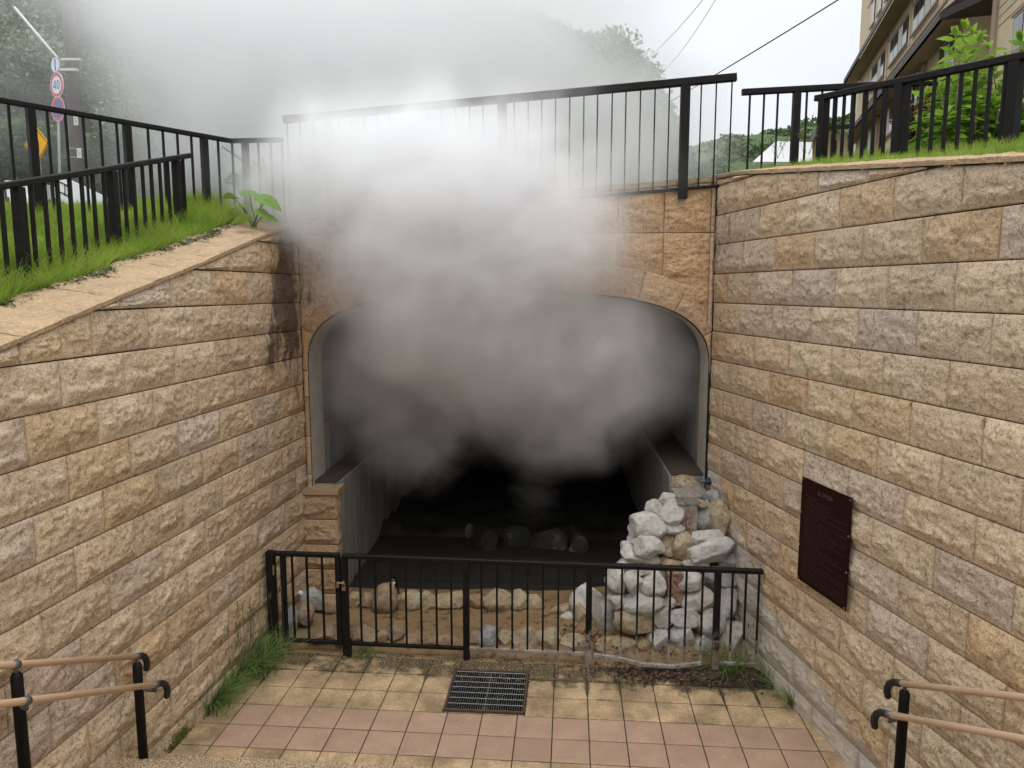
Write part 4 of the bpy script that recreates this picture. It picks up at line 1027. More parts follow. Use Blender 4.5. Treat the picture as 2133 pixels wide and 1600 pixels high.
br = fence('bridge_fence', 'long black fence on top of the tunnel portal, half hidden in steam', 'fence', pA, pB, [.105, .495, .893], 0, top_w=.07, top_h=.075, H=1.20, rail_b=.10, post_w=.090, bal_w=.013,
      bfrac=[(q-591)/943.0 for q in (598, 625.5, 653, 710, 737, 764, 791, 818, 845, 873, 901, 930, 960, 989, 1018, 1083, 1112, 1140, 1169, 1198, 1227, 1255, 1285, 1313, 1342.5, 1372, 1401, 1465, 1495, 1526)])
pA, pB = at(1546, 186, 7.80), at(1975, 163, 7.72)
fence('fence', 'straight black fence on the right beyond the near one, starting beside the bridge fence', 'fence', pA, pB, [.27, .95], 0, top_w=.06, top_h=.06, H=.98, rail_b=.08, post_w=.07, bal_w=.018, bfrac=[(q-1546)/429.0 for q in (1563, 1593, 1622, 1683, 1715, 1746, 1778, 1810, 1842, 1873, 1905)])
pA, pB = at(1701, 199, 7.3), at(2133, 108, 5.45); d_ = pB-pA
fence('fence', 'nearest black fence on the right, rising along the grass behind the wall', 'fence', pA, pB+d_*.7, [.03, .285, .575, .87], 0, top_w=.06, top_h=.055, H=.92, rail_b=.05, post_w=.075, bal_w=.022, bal_gap=.118)

# ------------------------------------------------------------------ ground above the walls
def gl_z(x, y):            # left bank
    o = -(x - PL(y)[0])
    base = topL(np.minimum(y, 8.1)) + .035
    z = base + .03 + .15*sstep(.42, .90, o)
    return z + (np.maximum(4.20, base+.1) - z)*sstep(.95, 2.1, o)
def gr_z(x, y):
    o = x - PR(y)[0]; base = topR(np.minimum(y, 7.9)) + .03
    return base + .14*sstep(.3, 1.4, o) - .0*o
M_GROUND = mat_simple('bank_soil', (.055, .07, .02), 1.0, col2=(.06, .045, .03), nscale=5, bump=.6, bscale=30)
def ground_grid(xs, ys, zf, name, mat):
    X, Y = np.meshgrid(xs, ys); Xw, Yw, Z = zf(X, Y); V = np.stack([Xw, Yw, Z], -1).reshape(-1, 3); m = len(xs)
    i, j = np.meshgrid(np.arange(m-1), np.arange(len(ys)-1)); k = (j*m+i).ravel()
    return V, np.stack([k, k+1, k+m+1, k+m], 1)
off = np.r_[.25, .3, .45, .6, .8, 1.0, 1.3, 1.7, 2.3, 3.2, 4.5, 7, 12, 25, 60, 150, 500]
ysb = np.r_[-60, -10, 0, 1, 2, 3, 4, 4.5, 5, 5.5, 6, 6.5, 7, 7.5, 8.0]
def zl_(O, Y): x = PL(Y)[0]-O; return x, Y, gl_z(x, np.clip(Y, 0, 8.1)) + .03*fbm(np.stack([x*1.3, Y*1.3, 0*x], -1), 3, 2)*(O > .3)
def zr_(O, Y): x = PR(Y)[0]+O; return x, Y, gr_z(x, np.clip(Y, 0, 8.1)) + .02*fbm(np.stack([x*1.3, Y*1.3, 0*x], -1), 3, 2)*(O > .3)
V1, F1 = ground_grid(off, ysb, zl_, 'g', None); V2, F2 = ground_grid(off, ysb, zr_, 'g', None)
xs = np.r_[-500, -150, -60, -25, -12, np.linspace(-8, 8, 33), 12, 25, 60, 150, 500]; yb_ = np.r_[0, .2, .5, 1.0, 2, 4, 8, 16, 30, 60, 120, 300, 900]
def zb_(X, O):
    yw = np.where(np.abs(X) < 2.4, RMID[1] + (X-RMID[0])*ur[1]/ur[0], np.interp(X, [-2.4, 2.4], [8.11, 7.82])) + .30 + O
    ze = np.interp(X, [-2.4, 2.3], [4.36, 4.72]); return X, yw, ze - .06 + 0*O
V3, F3 = ground_grid(xs, yb_, zb_, 'g', None)
VV = np.concatenate([V1, V2, V3]); FF = np.concatenate([F1[:, ::-1], F2 + len(V1), F3 + len(V1)+len(V2)])
tag(fast_mesh('ground', VV, FF, M_GROUND), kind='structure')

# ------------------------------------------------------------------ vegetation
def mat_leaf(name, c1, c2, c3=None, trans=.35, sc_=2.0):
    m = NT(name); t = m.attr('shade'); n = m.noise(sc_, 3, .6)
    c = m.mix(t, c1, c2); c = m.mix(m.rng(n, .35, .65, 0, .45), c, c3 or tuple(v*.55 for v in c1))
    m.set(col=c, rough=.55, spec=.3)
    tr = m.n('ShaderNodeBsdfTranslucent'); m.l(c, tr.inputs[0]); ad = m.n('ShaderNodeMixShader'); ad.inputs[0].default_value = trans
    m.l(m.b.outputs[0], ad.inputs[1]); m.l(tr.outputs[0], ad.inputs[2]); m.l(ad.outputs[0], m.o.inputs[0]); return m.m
M_GRASS = mat_leaf('bank_grass', (.16, .30, .025), (.50, .62, .11), (.10, .20, .02))
M_TUFT = mat_leaf('tuft_grass', (.09, .19, .035), (.30, .42, .14))
M_DRYG = mat_leaf('dry_grass', (.20, .19, .09), (.34, .28, .15))
M_LEAFY = mat_leaf('bright_leaves', (.14, .31, .03), (.36, .52, .08), (.11, .24, .025), .45)
M_FOREST = mat_leaf('forest_leaves', (.055, .10, .035), (.14, .22, .08), (.04, .07, .028), .25, .35)
M_FORESTL = mat_leaf('pale_forest_leaves', (.10, .16, .06), (.42, .46, .33), (.06, .10, .04), .25, .35)
M_MAPLE = mat_leaf('red_maple_leaves', (.10, .012, .025), (.22, .03, .05), (.06, .01, .015), .3)
M_BARK = mat_simple('bark', (.16, .13, .10), .95, nz=.6, nscale=9, bump=.8, bscale=30)

def blades(roots, h, w, lean, r, seg=3, curl=.5, dirv=None):
    """grass blades as tapering strips; returns verts, quads, shade"""
    n = len(roots); a = r.uniform(0, 2*math.pi, n) if dirv is None else dirv
    ln = lean*r.uniform(.3, 1.3, n); hh = h*r.uniform(.55, 1.15, n); ww = w*r.uniform(.7, 1.2, n)
    d = np.stack([np.cos(a), np.sin(a), 0*a], -1); p = np.stack([-np.sin(a), np.cos(a), 0*a], -1)
    if dirv is None: b = r.uniform(0, 2*math.pi, n); p = np.stack([np.cos(b), np.sin(b), 0*b], -1)
    V = []; 
    for s_ in range(seg+1):
        t = s_/seg; c = roots + d*(ln*hh*t**2)[:, None] + np.array([0, 0, 1.0])*(hh*(t - curl*ln*.5*t*t))[:, None]
        q = (ww*(1-t)**.7*.5 + .0003)[:, None]; V += [c-p*q, c+p*q]
    V = np.stack(V, 1); m = 2*(seg+1); base = np.arange(n)[:, None]*m
    F = np.concatenate([base + np.array([[2*k, 2*k+1, 2*k+3, 2*k+2]]) for k in range(seg)], 0)
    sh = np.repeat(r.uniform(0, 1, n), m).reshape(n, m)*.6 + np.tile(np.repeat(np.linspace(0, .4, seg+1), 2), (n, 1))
    return V.reshape(-1, 3), F, sh.ravel()
def veg(name, parts, mat, parent=None):
    V = []; F = []; S = []; n = 0
    for v, f, s_ in parts: V.append(v); F.append(f+n); S.append(s_); n += len(v)
    return fast_mesh(name, np.concatenate(V), np.concatenate(F), mat, parent, True, None, dict(shade=np.concatenate(S)))
r = np.random.default_rng(21)
# left bank
N = 60000; y = 2.6 + (8.3-2.6)*r.random(N)**.9; o = .42 + 2.3*r.random(N)**1.5
o = np.maximum(o, .40 + .10*fbm(np.stack([y*2.2, 0*y, 0*y], -1), 3, 9)+.03)
x = PL(y)[0]-o; z = gl_z(x, np.clip(y, 0, 8.1)); roots = np.stack([x, y, z-.01], -1)
hm = .185 + .08*fbm(np.stack([x*1.7, y*1.7, 0*x], -1), 3, 4); keep = (fbm(np.stack([x*4, y*4, 0*x], -1), 2, 6) > -.55)
v_, f_, s_ = blades(roots[keep], hm[keep], .0042, .75, r)
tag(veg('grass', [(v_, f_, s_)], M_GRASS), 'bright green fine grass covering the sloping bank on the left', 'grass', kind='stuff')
# creeping ground cover at the coping edge: small leaves
def leafquads(C, size, r, up=.5):
    n = len(C); nr_ = r.normal(size=(n, 3)); nr_[:, 2] = np.abs(nr_[:, 2])+up; nr_ /= np.linalg.norm(nr_, axis=1)[:, None]
    a = np.cross(nr_, r.normal(size=(n, 3))); a /= np.linalg.norm(a, axis=1)[:, None]; b = np.cross(nr_, a); s2 = (size*r.uniform(.6, 1.3, n))[:, None]
    V = np.stack([C-a*s2, C+b*s2*.55+nr_*s2*.12, C+a*s2, C-b*s2*.55+nr_*s2*.12], 1)
    F = (np.arange(n)[:, None]*4 + np.arange(4)[None]); return V.reshape(-1, 3), F, np.repeat(r.uniform(0, 1, n), 4)
M_IVY = mat_leaf('ground_cover_leaves', (.05, .09, .03), (.22, .24, .14), None, .2)
N = 5200; y = 3.2+4.7*r.random(N); o = .44 + .12*fbm(np.stack([y*2.2, 0*y, 0*y], -1), 3, 9) + r.normal(0, .045, N) - .04*sstep(5, 7, y)
x = PL(y)[0]-o; C = np.stack([x, y, gl_z(x, y)+.015+.02*r.random(N)], -1)
tag(veg('ground_cover', [leafquads(C, .013, r, 1.0)], M_IVY), 'low creeping leaves spilling onto the left coping slabs', 'plants', kind='stuff')
# right bank
N = 16000; y = 3.4+(7.9-3.4)*r.random(N); o = .26 + 1.2*r.random(N)**1.3; x = PR(y)[0]+o; z = gr_z(x, y)
v_, f_, s_ = blades(np.stack([x, y, z-.01], -1), .10+.06*fbm(np.stack([x*3, y*3, 0*x], -1), 3, 8), .0042, .8, r)
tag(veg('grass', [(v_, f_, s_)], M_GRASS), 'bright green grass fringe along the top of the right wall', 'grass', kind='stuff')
# seed-head grasses on the right
def seedgrass(name, label, c, n, h, spread, seed, cat='grass clump'):
    r = np.random.default_rng(seed); root = thing(name, label, cat, c); mb = MB(); 
    for k in range(n):
        a = r.uniform(0, 6.28); b = np.array(c)+[r.normal(0, spread*.3), r.normal(0, spread*.3), 0]; l = r.uniform(.6, 1.1)*h; t = b + [math.cos(a)*spread, math.sin(a)*spread, l]
        m_ = (b+t)/2+[0, 0, .04*l]; mb.tube([b, m_, t], [.0016, .0013, .0009], 5)
        for q in range(12): u = .7+.3*q/12; p = b*(1-u)+t*u+r.normal(0, .008, 3); mb.tube([p, p+[r.normal(0, .004), 0, .01]], [.0025, .001], 4)
    mb.build('seed_stems', M_DRYG, root)
for m_ in (M_DRYG,): pass
cs = at(1622, 330, 7.3); seedgrass('wild_grass', 'thin brown seed-headed grass at the left end of the right grass fringe', cs, 9, .22, .10, 5)
cs = at(1680, 322, 7.0); seedgrass('wild_grass', 'dry seed-headed grass at the foot of the near right fence', cs, 9, .24, .08, 6)

def tuft(label, px, Y, n, h, spread, seed, mat=M_TUFT, stems=0, w=.006, stem_h=.8, z0=0.0):
    r = np.random.default_rng(seed); c = onz(px[0], px[1], z0) if Y is None else at(px[0], px[1], Y)
    root = thing('grass_tuft', label, 'grass tuft', c); R = c + np.stack([r.normal(0, spread*.35, n), r.normal(0, spread*.35, n), 0*np.arange(n)], -1)
    for q in range(n):
        l = wl(R[q, 1])+.03; rr_ = wr(R[q, 1])-.03; R[q, 0] = min(max(R[q, 0], l), rr_)
    dirv = np.arctan2(R[:, 1]-c[1], R[:, 0]-c[0]) + r.normal(0, .7, n)
    v, f, s_ = blades(R, h, w, 1.15, r, 5, .75, dirv)
    v[:, 0] = np.clip(v[:, 0], wl(v[:, 1])+.045, wr(v[:, 1])-.045)
    veg('blades', [(v, f, s_)], mat, root)
    if stems:
        mb = MB()
        for q in range(stems):
            b = c+[r.normal(0, spread*.4), r.normal(0, spread*.5), 0]; b[0] = min(max(b[0], wl(b[1])+.05), wr(b[1])-.05); H_ = stem_h*r.uniform(.6, 1.1); t = b+[r.normal(.03, .07), r.normal(0, .08), H_]; m2 = (b+t)/2+[r.normal(0, .02), 0, 0]
            t[0] = max(t[0], wl(t[1])+.05); mb.tube([b, m2, t], [.0026, .002, .0012], 5); mb.tube([t-[0, 0, .07], t-[0, 0, .03], t], [.002, .0045, .001], 5)
        mb.build('flower_stems', M_TUFT2, root)
M_TUFT2 = mat_simple('grass_stem', (.10, .12, .05), .8, nz=.3)
tuft('big lush grass tuft by the left gate post', (528, 1392), None, 420, .38, .34, 1, stems=16, stem_h=.72, w=.010)
tuft('tall stemmed grass against the left wall between the two lush tufts', (475, 1425), None, 130, .28, .20, 12, w=.009, stems=12, stem_h=.75)
tuft('smaller grass tuft at the foot of the left wall near the handrail', (432, 1470), None, 330, .28, .24, 2, stems=6, stem_h=.6, w=.009)
tuft('small patch of short grass under the gate side of the fence', (760, 1366), None, 160, .09, .18, 3, w=.004)
tuft('grass tuft growing through the right end of the fence', (1520, 1405), None, 95, .40, .16, 4, stems=5, w=.007, stem_h=.5)
tuft('sparse weed at the foot of the right wall beside the paving', (1662, 1470), None, 46, .34, .08, 5, w=.008)
tuft('thin long-bladed weed at the right corner between fence and wall', (1600, 1420), None, 30, .40, .14, 6, w=.006)
# mossy plant at the wall foot, left
r = np.random.default_rng(77); c = onz(350, 1548, 0); C = c+np.stack([r.normal(0, .045, 700), r.normal(0, .07, 700), np.abs(r.normal(0, .05, 700))], -1)
C[:, 0] = np.maximum(C[:, 0], wl(C[:, 1])+.03)
tag(veg('moss_clump', [leafquads(C, .011, r)], mat_leaf('yellow_green_moss', (.16, .18, .04), (.30, .30, .09))), 'yellow-green mossy clump at the foot of the left wall', 'plant', kind='stuff')

def big_leaf(L_, W_, n=10, droop=.3, fold=.12, r=None):
    """heart-like leaf blade lying along +x with a midrib fold"""
    U = np.linspace(0, 1, n+1); V = np.linspace(-1, 1, 9); Ug, Vg = np.meshgrid(U, V); wd = W_*np.sin(np.pi*np.clip(Ug, .0, 1)**.72)**.8*(1-.15*Ug)
    X = Ug*L_ - .10*L_*np.abs(Vg)*(Ug < .3); Y = Vg*wd/2; Z = -droop*L_*Ug**2 + fold*np.abs(Vg)*wd*.5 + .02*L_*np.sin(Ug*17+Vg*4)
    m = n+1; i, j = np.meshgrid(np.arange(n), np.arange(8)); k = (j*m+i).ravel(); return np.stack([X, Y, Z], -1).reshape(-1, 3), np.stack([k, k+1, k+m+1, k+m], 1)
def rot(v, yaw, pitch, roll=0.0):
    R = Matrix.Rotation(yaw, 3, 'Z') @ Matrix.Rotation(-pitch, 3, 'Y') @ Matrix.Rotation(roll, 3, 'X'); return v @ np.array(R).T
# butterbur with big leaves
c = at(528, 462, 7.45); root = thing('butterbur', 'plant with big pale green leaves at the end of the left bank, in the steam', 'plant', c)
mb = MB(); parts = []
for (px, py, L_, yaw, pit, ro, Yd) in [(555, 416, .27, -.35, -.25, .5, 7.3), (520, 402, .20, .15, .1, .6, 7.45), (500, 428, .22, 2.9, .05, -.4, 7.4), (482, 408, .17, 2.6, .2, .5, 7.5), (545, 442, .17, -.6, -.4, .3, 7.3), (505, 455, .19, 3.4, -.1, .6, 7.2), (560, 452, .14, -.2, -.2, .6, 7.3)]:
    p = at(px, py, Yd); v, f = big_leaf(L_, L_*.72); v = rot(v - [L_*.4, 0, 0], yaw, pit, ro) + p; parts.append((v, f, np.full(len(v), r.uniform(.3, 1))))
    mb.tube([c+[r.normal(0, .04), 0, -.05], (c+p)/2+[0, 0, .02], p], [.008, .006, .004], 6)
veg('leaves', parts, mat_leaf('butterbur_leaves', (.10, .22, .03), (.26, .40, .08), (.07, .15, .03), .3), root); mb.build('stalks', mat_simple('green_stalk', (.12, .20, .05), .7), root)

# leafy shrub behind the right fence
def leafy_shrub(name, label, stems, Yd, leaf, nleaf, seed, mat, cat='shrub'):
    r = np.random.default_rng(seed); p0 = at(*stems[0][0], Yd); root = thing(name, label, cat, p0); mb = MB(); parts = []
    for (b, t) in stems:
        B = at(*b, Yd + r.uniform(-.3, .4)); T_ = at(*t, B[1] + r.uniform(-.15, .25)); M_ = (B+T_)/2 + [r.normal(0, .05), 0, .03]
        mb.tube([B, M_, T_], [.009, .007, .004], 6)
        L_ = np.linalg.norm(T_-B)
        for k in range(nleaf):
            u = .12 + .88*(k+r.random()*.5)/nleaf; p = B*(1-u)+T_*u + (M_-(B+T_)/2)*4*u*(1-u)
            for s2 in range(2):
                yaw = (k*1.57 + s2*math.pi) + r.normal(0, .35); sz = leaf*(1.1-.45*u)*r.uniform(.75, 1.2)
                v, f = big_leaf(sz, sz*.52, 6, .35, .25); v = rot(v, yaw, .55*u+r.normal(0, .2)-.15, r.normal(0, .3)) + p + [math.cos(yaw)*.03, math.sin(yaw)*.03, 0]
                parts.append((v, f, np.full(len(v), np.clip(.25+.5*u+r.normal(0, .2), 0, 1))))
        for s2 in range(5):
            yaw = r.uniform(0, 6.28); sz = leaf*.55; v, f = big_leaf(sz, sz*.5, 6, .1, .25); v = rot(v, yaw, 1.0, 0)+T_; parts.append((v, f, np.full(len(v), .95)))
    veg('leaves', parts, mat, root); mb.build('stems', mat_simple('shrub_stem', (.22, .17, .10), .85), root)
leafy_shrub('hydrangea_shrub', 'tall bright green leafy shrub behind the near right fence', [((1985, 320), (1990, 75)), ((2020, 320), (2010, 60)), ((2050, 315), (2060, 100)), ((1960, 320), (1975, 150)), ((2080, 310), (2095, 130)), ((2040, 320), (2038, 85)), ((1940, 315), (1930, 200)), ((2100, 310), (2125, 85)), ((2130, 300), (2150, 120)), ((2000, 315), (2020, 180)), ((2060, 320), (2085, 190)), ((1960, 325), (1945, 240)), ((2075, 320), (2050, 230)), ((2110, 320), (2110, 210)), ((1925, 325), (1915, 255)), ((1990, 325), (1975, 235)), ((2010, 320), (2025, 70)), ((1975, 320), (2000, 110)), ((2035, 320), (2020, 120)), ((2065, 320), (2070, 150)), ((2120, 320), (2130, 150)), ((2140, 320), (2150, 90)), ((1955, 320), (1960, 190)), ((2090, 320), (2110, 170)), ((2030, 325), (2035, 240)), ((2120, 325), (2128, 245))], 6.9, .19, 15, 5, M_LEAFY)
# red maple
def crown(c, R3, n, size, r, shell=.35, zup=.3, lumps=9, hole=.0):
    """leaf quads in lumps through an ellipsoid"""
    L_ = []; c = np.array(c, float); R3 = np.array(R3, float)
    lc = r.normal(size=(lumps, 3)); lc /= np.linalg.norm(lc, axis=1)[:, None]; lc *= r.uniform(.35, .85, (lumps, 1)); lr = r.uniform(.28, .5, lumps)
    k = r.integers(0, lumps, n); d = r.normal(size=(n, 3)); d /= np.linalg.norm(d, axis=1)[:, None]; rad = r.random(n)**shell
    P = (lc[k] + d*(rad*lr[k])[:, None])*R3 + c
    P += (R3.min()*.06)*fbm(P*3/R3.min(), 2, 3)[:, None]
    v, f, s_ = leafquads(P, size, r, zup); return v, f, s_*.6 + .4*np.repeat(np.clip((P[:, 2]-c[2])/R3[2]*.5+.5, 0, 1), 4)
c = at(1918, 272, 8.3); root = thing('red_maple', 'small dark red maple behind the near right fence', 'tree', c-[0, 0, .6]); r = np.random.default_rng(8)
veg('crown', [crown(c, (.36, .3, .36), 5200, .018, r, .5), crown(c+[.1, .1, .35], (.3, .3, .3), 2200, .018, r, .5)], M_MAPLE, root); mb = MB(); mb.tube([c-[0, 0, .8], c-[.05, 0, .3], c], [.03, .02, .01], 8); mb.tube([c-[.05, 0, .3], c+[.2, 0, 0]], [.015, .006], 6); mb.build('trunk', M_BARK, root)

def tree(label, base, h, crownc, R3, n, size, seed, mat, lumps=12, name='broadleaf_tree', group=None, trunk_r=None):
    r = np.random.default_rng(seed); base = np.array(base, float); root = thing(name, label, 'tree', base, 0, group)
    c = np.array(crownc, float); tr = trunk_r or h*.022; mb = MB(); k1 = base*.5+c*.5+[r.normal(0, .1), 0, 0]
    mb.tube([base, k1, c], [tr, tr*.75, tr*.35], 8)
    for q in range(7):
        u = r.uniform(.35, .95); s_ = base*(1-u)+c*u; e = c + r.normal(size=3)*np.array(R3)*.55; mb.tube([s_, (s_+e)/2+[0, 0, .1*h*.1], e], [tr*.4, tr*.25, tr*.08], 5)
    mb.build('trunk', M_BARK, root); v, f, s_ = crown(c, R3, n, size, r, .45, .3, lumps)
    veg('crown', [(v, f, s_)], mat, root); return root

# ---- hills
M_HILL = mat_simple('hill_undergrowth', (.05, .085, .03), 1.0, col2=(.08, .12, .045), nscale=.6)
def hill(name, prof, Y0, depth, dz, mat, N, size, seed, label, pale=None, front=None):
    """wooded slope: ridge given by photo pixels at distance Y0+depth, foot at Y0; covered with leaf clumps"""
    r = np.random.default_rng(seed); P = [at(x, y, Y0+depth) for x, y in prof]; xs = np.array([p[0] for p in P]); zs = np.array([p[2] for p in P])
    nx, ny = 60, 24; U, Vv = np.meshgrid(np.linspace(0, 1, nx), np.linspace(0, 1, ny)); X = xs[0]+(xs[-1]-xs[0])*U; zt = np.interp(X, xs, zs)
    Xf = X*(Y0+depth*Vv)/(Y0+depth)*1.0 if False else X; Y = Y0+depth*Vv
    Z = 3.6 + (zt-3.6)*np.sin(Vv*math.pi/2)**.9 + .04*(zt-3.6)*fbm(np.stack([X/8, Y/8, 0*X], -1), 3, seed)
    m = nx; i, j = np.meshgrid(np.arange(nx-1), np.arange(ny-1)); k = (j*m+i).ravel(); V = np.stack([X, Y, Z], -1)
    tag(fast_mesh(name, V.reshape(-1, 3), np.stack([k, k+1, k+m+1, k+m], 1), M_HILL), kind='structure')
    u = r.random(N); v = r.random(N)**.8; x = xs[0]+(xs[-1]-xs[0])*u; zt = np.interp(x, xs, zs); y = Y0+depth*v; z = 3.6+(zt-3.6)*np.sin(v*math.pi/2)**.9
    big = size*5; cell = fbm(np.stack([x/(big*2.2), y/(big*2.2), z/(big*2.2)], -1), 3, seed+1)
    C = np.stack([x, y, z], -1) + np.stack([r.normal(0, big*.2, N), r.normal(0, big*.2, N), np.clip(cell, -.3, 1)*big*1.6*r.random(N)**.5], -1)
    v_, f_, s_ = leafquads(C, size, r, .2); tag(veg('forest', [(v_, f_, np.clip(s_*.5+np.repeat(cell*.8+.25, 4), 0, 1))], mat), label, 'forest', kind='stuff')
hill('hill', [(-500, -420), (-150, -420), (100, -330), (300, -200), (600, -60), (900, 10), (1060, 45), (1130, 62), (1200, 95), (1260, 110), (1310, 160), (1335, 250), (1350, 420)], 34, 26, 0, M_FOREST, 90000, .20, 3, 'wooded hillside veiled by steam behind the bridge fence')
hill('hill', [(1200, 380), (1330, 345), (1400, 325), (1480, 305), (1560, 300), (1640, 288), (1700, 262), (1750, 255), (1850, 235), (2000, 220)], 150, 120, 0, M_FOREST, 26000, .9, 4, 'low distant wooded ridge on the right beyond the fence')

tree('shaggy tree with pale leaf tips right of the steam behind the bridge fence', at(1310, 395, 21), 8, at(1270, 235, 21), (1.75, 1.5, 2.1), 15000, .075, 5, M_FORESTL, 16)
tree('low pale tree whose branches reach right behind the bridge fence', at(1330, 395, 19), 4, at(1335, 320, 19), (1.0, 1.0, .85), 7000, .06, 6, M_FORESTL, 12)
tree('bushy tree at the edge of the road behind the hidden part of the bridge fence', at(1180, 395, 24), 6, at(1160, 270, 24), (2.2, 2, 2.2), 9000, .09, 7, M_FOREST, 14)
lefts = [((-40, 400), (0, 170), 25, (2.9, 2.3, 2.6), 'tree with pale leaves at the far left edge above the fence', M_FORESTL), ((60, 400), (70, 150), 27, (2.7, 2.3, 2.5), 'tree behind the round traffic signs', M_FORESTL), ((20, 420), (20, 330), 22, (2.2, 1.6, 1.2), 'dark bush behind the yellow diamond sign', M_FOREST), ((215, 420), (225, 240), 26, (2.3, 2, 2.2), 'dim tree in the steam right of the brown pole', M_FOREST), ((300, 420), (300, 260), 22, (2.0, 1.6, 1.6), 'pale steamed tree right of the middle of the left fence', M_FORESTL), ((270, 420), (280, 360), 21, (2.0, 1.4, 1.1), 'dark shrub low behind the left fences', M_FOREST), ((420, 420), (410, 370), 15, (1.3, 1, .7), 'shrub fading into the steam behind the left fences', M_FOREST), ((560, 420), (560, 380), 11, (.6, .6, .45), 'small bush in the steam at the gap between the fences', M_FOREST), ((-60, 300), (-10, 60), 28, (3.2, 3, 3), 'high tree crown in the upper left corner', M_FOREST), ((130, 300), (140, 70), 30, (3, 3, 2.6), 'tree crown fading into the steam above the brown pole', M_FOREST)]
for k, (b, c, Yd, R3, lab, mt) in enumerate(lefts):
    tree(lab, at(*b, Yd), 5, at(*c, Yd), R3, 11000 if Yd > 13 else 4000, .0042*Yd*.75, 60+k, mt, 14)
mb = MB()
# ------------------------------------------------------------------ street furniture on the left
M_POLE = mat_simple('brown_painted_pole', (.060, .035, .032), .6, nz=.3, nscale=3)
M_WPOLE = mat_simple('white_painted_pole', (.70, .72, .72), .5, nz=.2)
Yp = 20; b = at(166, 420, Yp); t = at(150, 110, Yp); root = thing('utility_pole', 'thick brown utility pole with white number plates on the left', 'utility pole', b-[0, 0, 1])
mb = MB(); mb.tube([b-[0, 0, 1], b, t, t+[0, 0, 2]], [.21, .205, .165, .16], 20); mb.build('pole', M_POLE, root, True)
mb = MB(); q = at(140, 146, Yp-.2); mb.box(q, (.55, .12, .06)); mb.box(at(148, 124, Yp-.2), (.5, .08, .05)); mb.build('bracket', M_WPOLE, root)
for px, py in ((158, 251), (165, 319)):
    q = at(px, py, Yp-.235); mb = MB(); mb.box(q, (.11, .02, .24)); pl = mb.build('number_plate', M_WHITE, root)
    mb = MB(); 
    for k in range(3): mb.box(q+[-.015+.012*k, -.0125, .05-.05*k], (.045, .003, .014))
    mb.build('characters', M_DARKM, pl)
for zq in (312, 330):
    q = at(160, zq, Yp); mb = MB(); mb.tube([q-[0, 0, .015], q+[0, 0, .015]], .212, 20); mb.build('band', M_WPOLE if False else M_GALV, root)
def signface(name, c, yaw, fn, parent): pass
Ys = 19; yaw = R_(30.8); sn = np.array([-math.sin(yaw), -math.cos(yaw), 0]) ; sx = np.array([math.cos(yaw), -math.sin(yaw), 0]); su = np.array([0, 0, 1.0])
M_SW = mat_simple('sign_white', (.80, .81, .82), .45); M_SR = mat_simple('sign_red', (.55, .03, .035), .45); M_SB = mat_simple('sign_blue', (.02, .10, .42), .45); M_SY = mat_simple('sign_yellow', (.85, .42, .01), .45); M_SK = mat_simple('sign_black', (.01, .01, .01), .5)
def ring(mb, c, r0, r1, off, n=32):
    V = []
    for k in range(n):
        a = 2*math.pi*k/n; d = sx*math.cos(a)+su*math.sin(a); V += [c+d*r0+sn*off, c+d*r1+sn*off]
    mb.add(V, [(2*k, 2*k+1, (2*k+3) % (2*n), (2*k+2) % (2*n)) for k in range(n)])
def dsc(mb, c, r_, off, n=32): mb.add([c+(sx*math.cos(2*math.pi*k/n)+su*math.sin(2*math.pi*k/n))*r_+sn*off for k in range(n)], [tuple(range(n))])
def quad(mb, c, pts, off): mb.add([c+sx*a+su*b_+sn*off for a, b_ in pts], [tuple(range(len(pts)))])
sroot = thing('traffic_sign_mast', 'white mast leaning arm carrying three round traffic signs by the road', 'sign mast', at(122, 420, Ys))
mb = MB(); mb.tube([at(124, 420, Ys+.1)-[0, 0, .5], at(118, 118, Ys+.1), at(112, 112, Ys+.1), at(30, 15, Ys+.1)], .032, 10); mb.build('mast', M_WPOLE, sroot, True)
for px, py, rr_, kind in ((115, 135, .20, 'aux'), (118, 177, .30, '40'), (121, 227, .30, 'np')):
    c = at(px, py, Ys); mb = MB(); mb.tube([c-sn*.012, c], rr_, 32); s_ = mb.build('sign_disc', M_SW if kind != 'np' else M_SB, sroot)
    mb = MB()
    if kind == 'aux':
        quad(mb, c, [(-.03, -.15), (.03, -.15), (.03, .15), (-.03, .15)], .004); mb.build('blue_bar', M_SB, s_)
        mb = MB(); ring(mb, c, rr_-.02, rr_, .003); mb.build('blue_rim', M_SB, s_)
    elif kind == '40':
        ring(mb, c, .21, .285, .004); mb.build('red_ring', M_SR, s_); mb = MB()
        quad(mb, c, [(-.02, -.12), (.01, -.12), (.01, .12), (-.02, .12)][::1], .005) if False else None
        for pts in ([(-.055, -.11), (-.025, -.11), (-.025, .11), (-.055, .11)], [(-.15, -.055), (-.01, -.055), (-.01, -.025), (-.15, -.025)], [(-.15, -.03), (-.12, -.03), (-.035, .11), (-.065, .11)]): quad(mb, c, pts, .006+.001*len(mb.v))
        n = 24; V = []
        for k in range(n): a = 2*math.pi*k/n; V += [c+sx*(.08+.035*math.cos(a))+su*.082*math.sin(a)+sn*.006, c+sx*(.08+.065*math.cos(a))+su*.112*math.sin(a)+sn*.006]
        mb.add(V, [(2*k, 2*k+1, (2*k+3) % (2*n), (2*k+2) % (2*n)) for k in range(n)]); mb.build('numerals', M_SB, s_)
    else:
        ring(mb, c, .215, .285, .004); L_ = .22; quad(mb, c, [(-.17, .13), (-.13, .17), (.17, -.13), (.13, -.17)], .006); mb.build('red_ring', M_SR, s_)
        mb = MB(); ring(mb, c, .285, .30, .003); mb.build('white_rim', M_SW, s_)
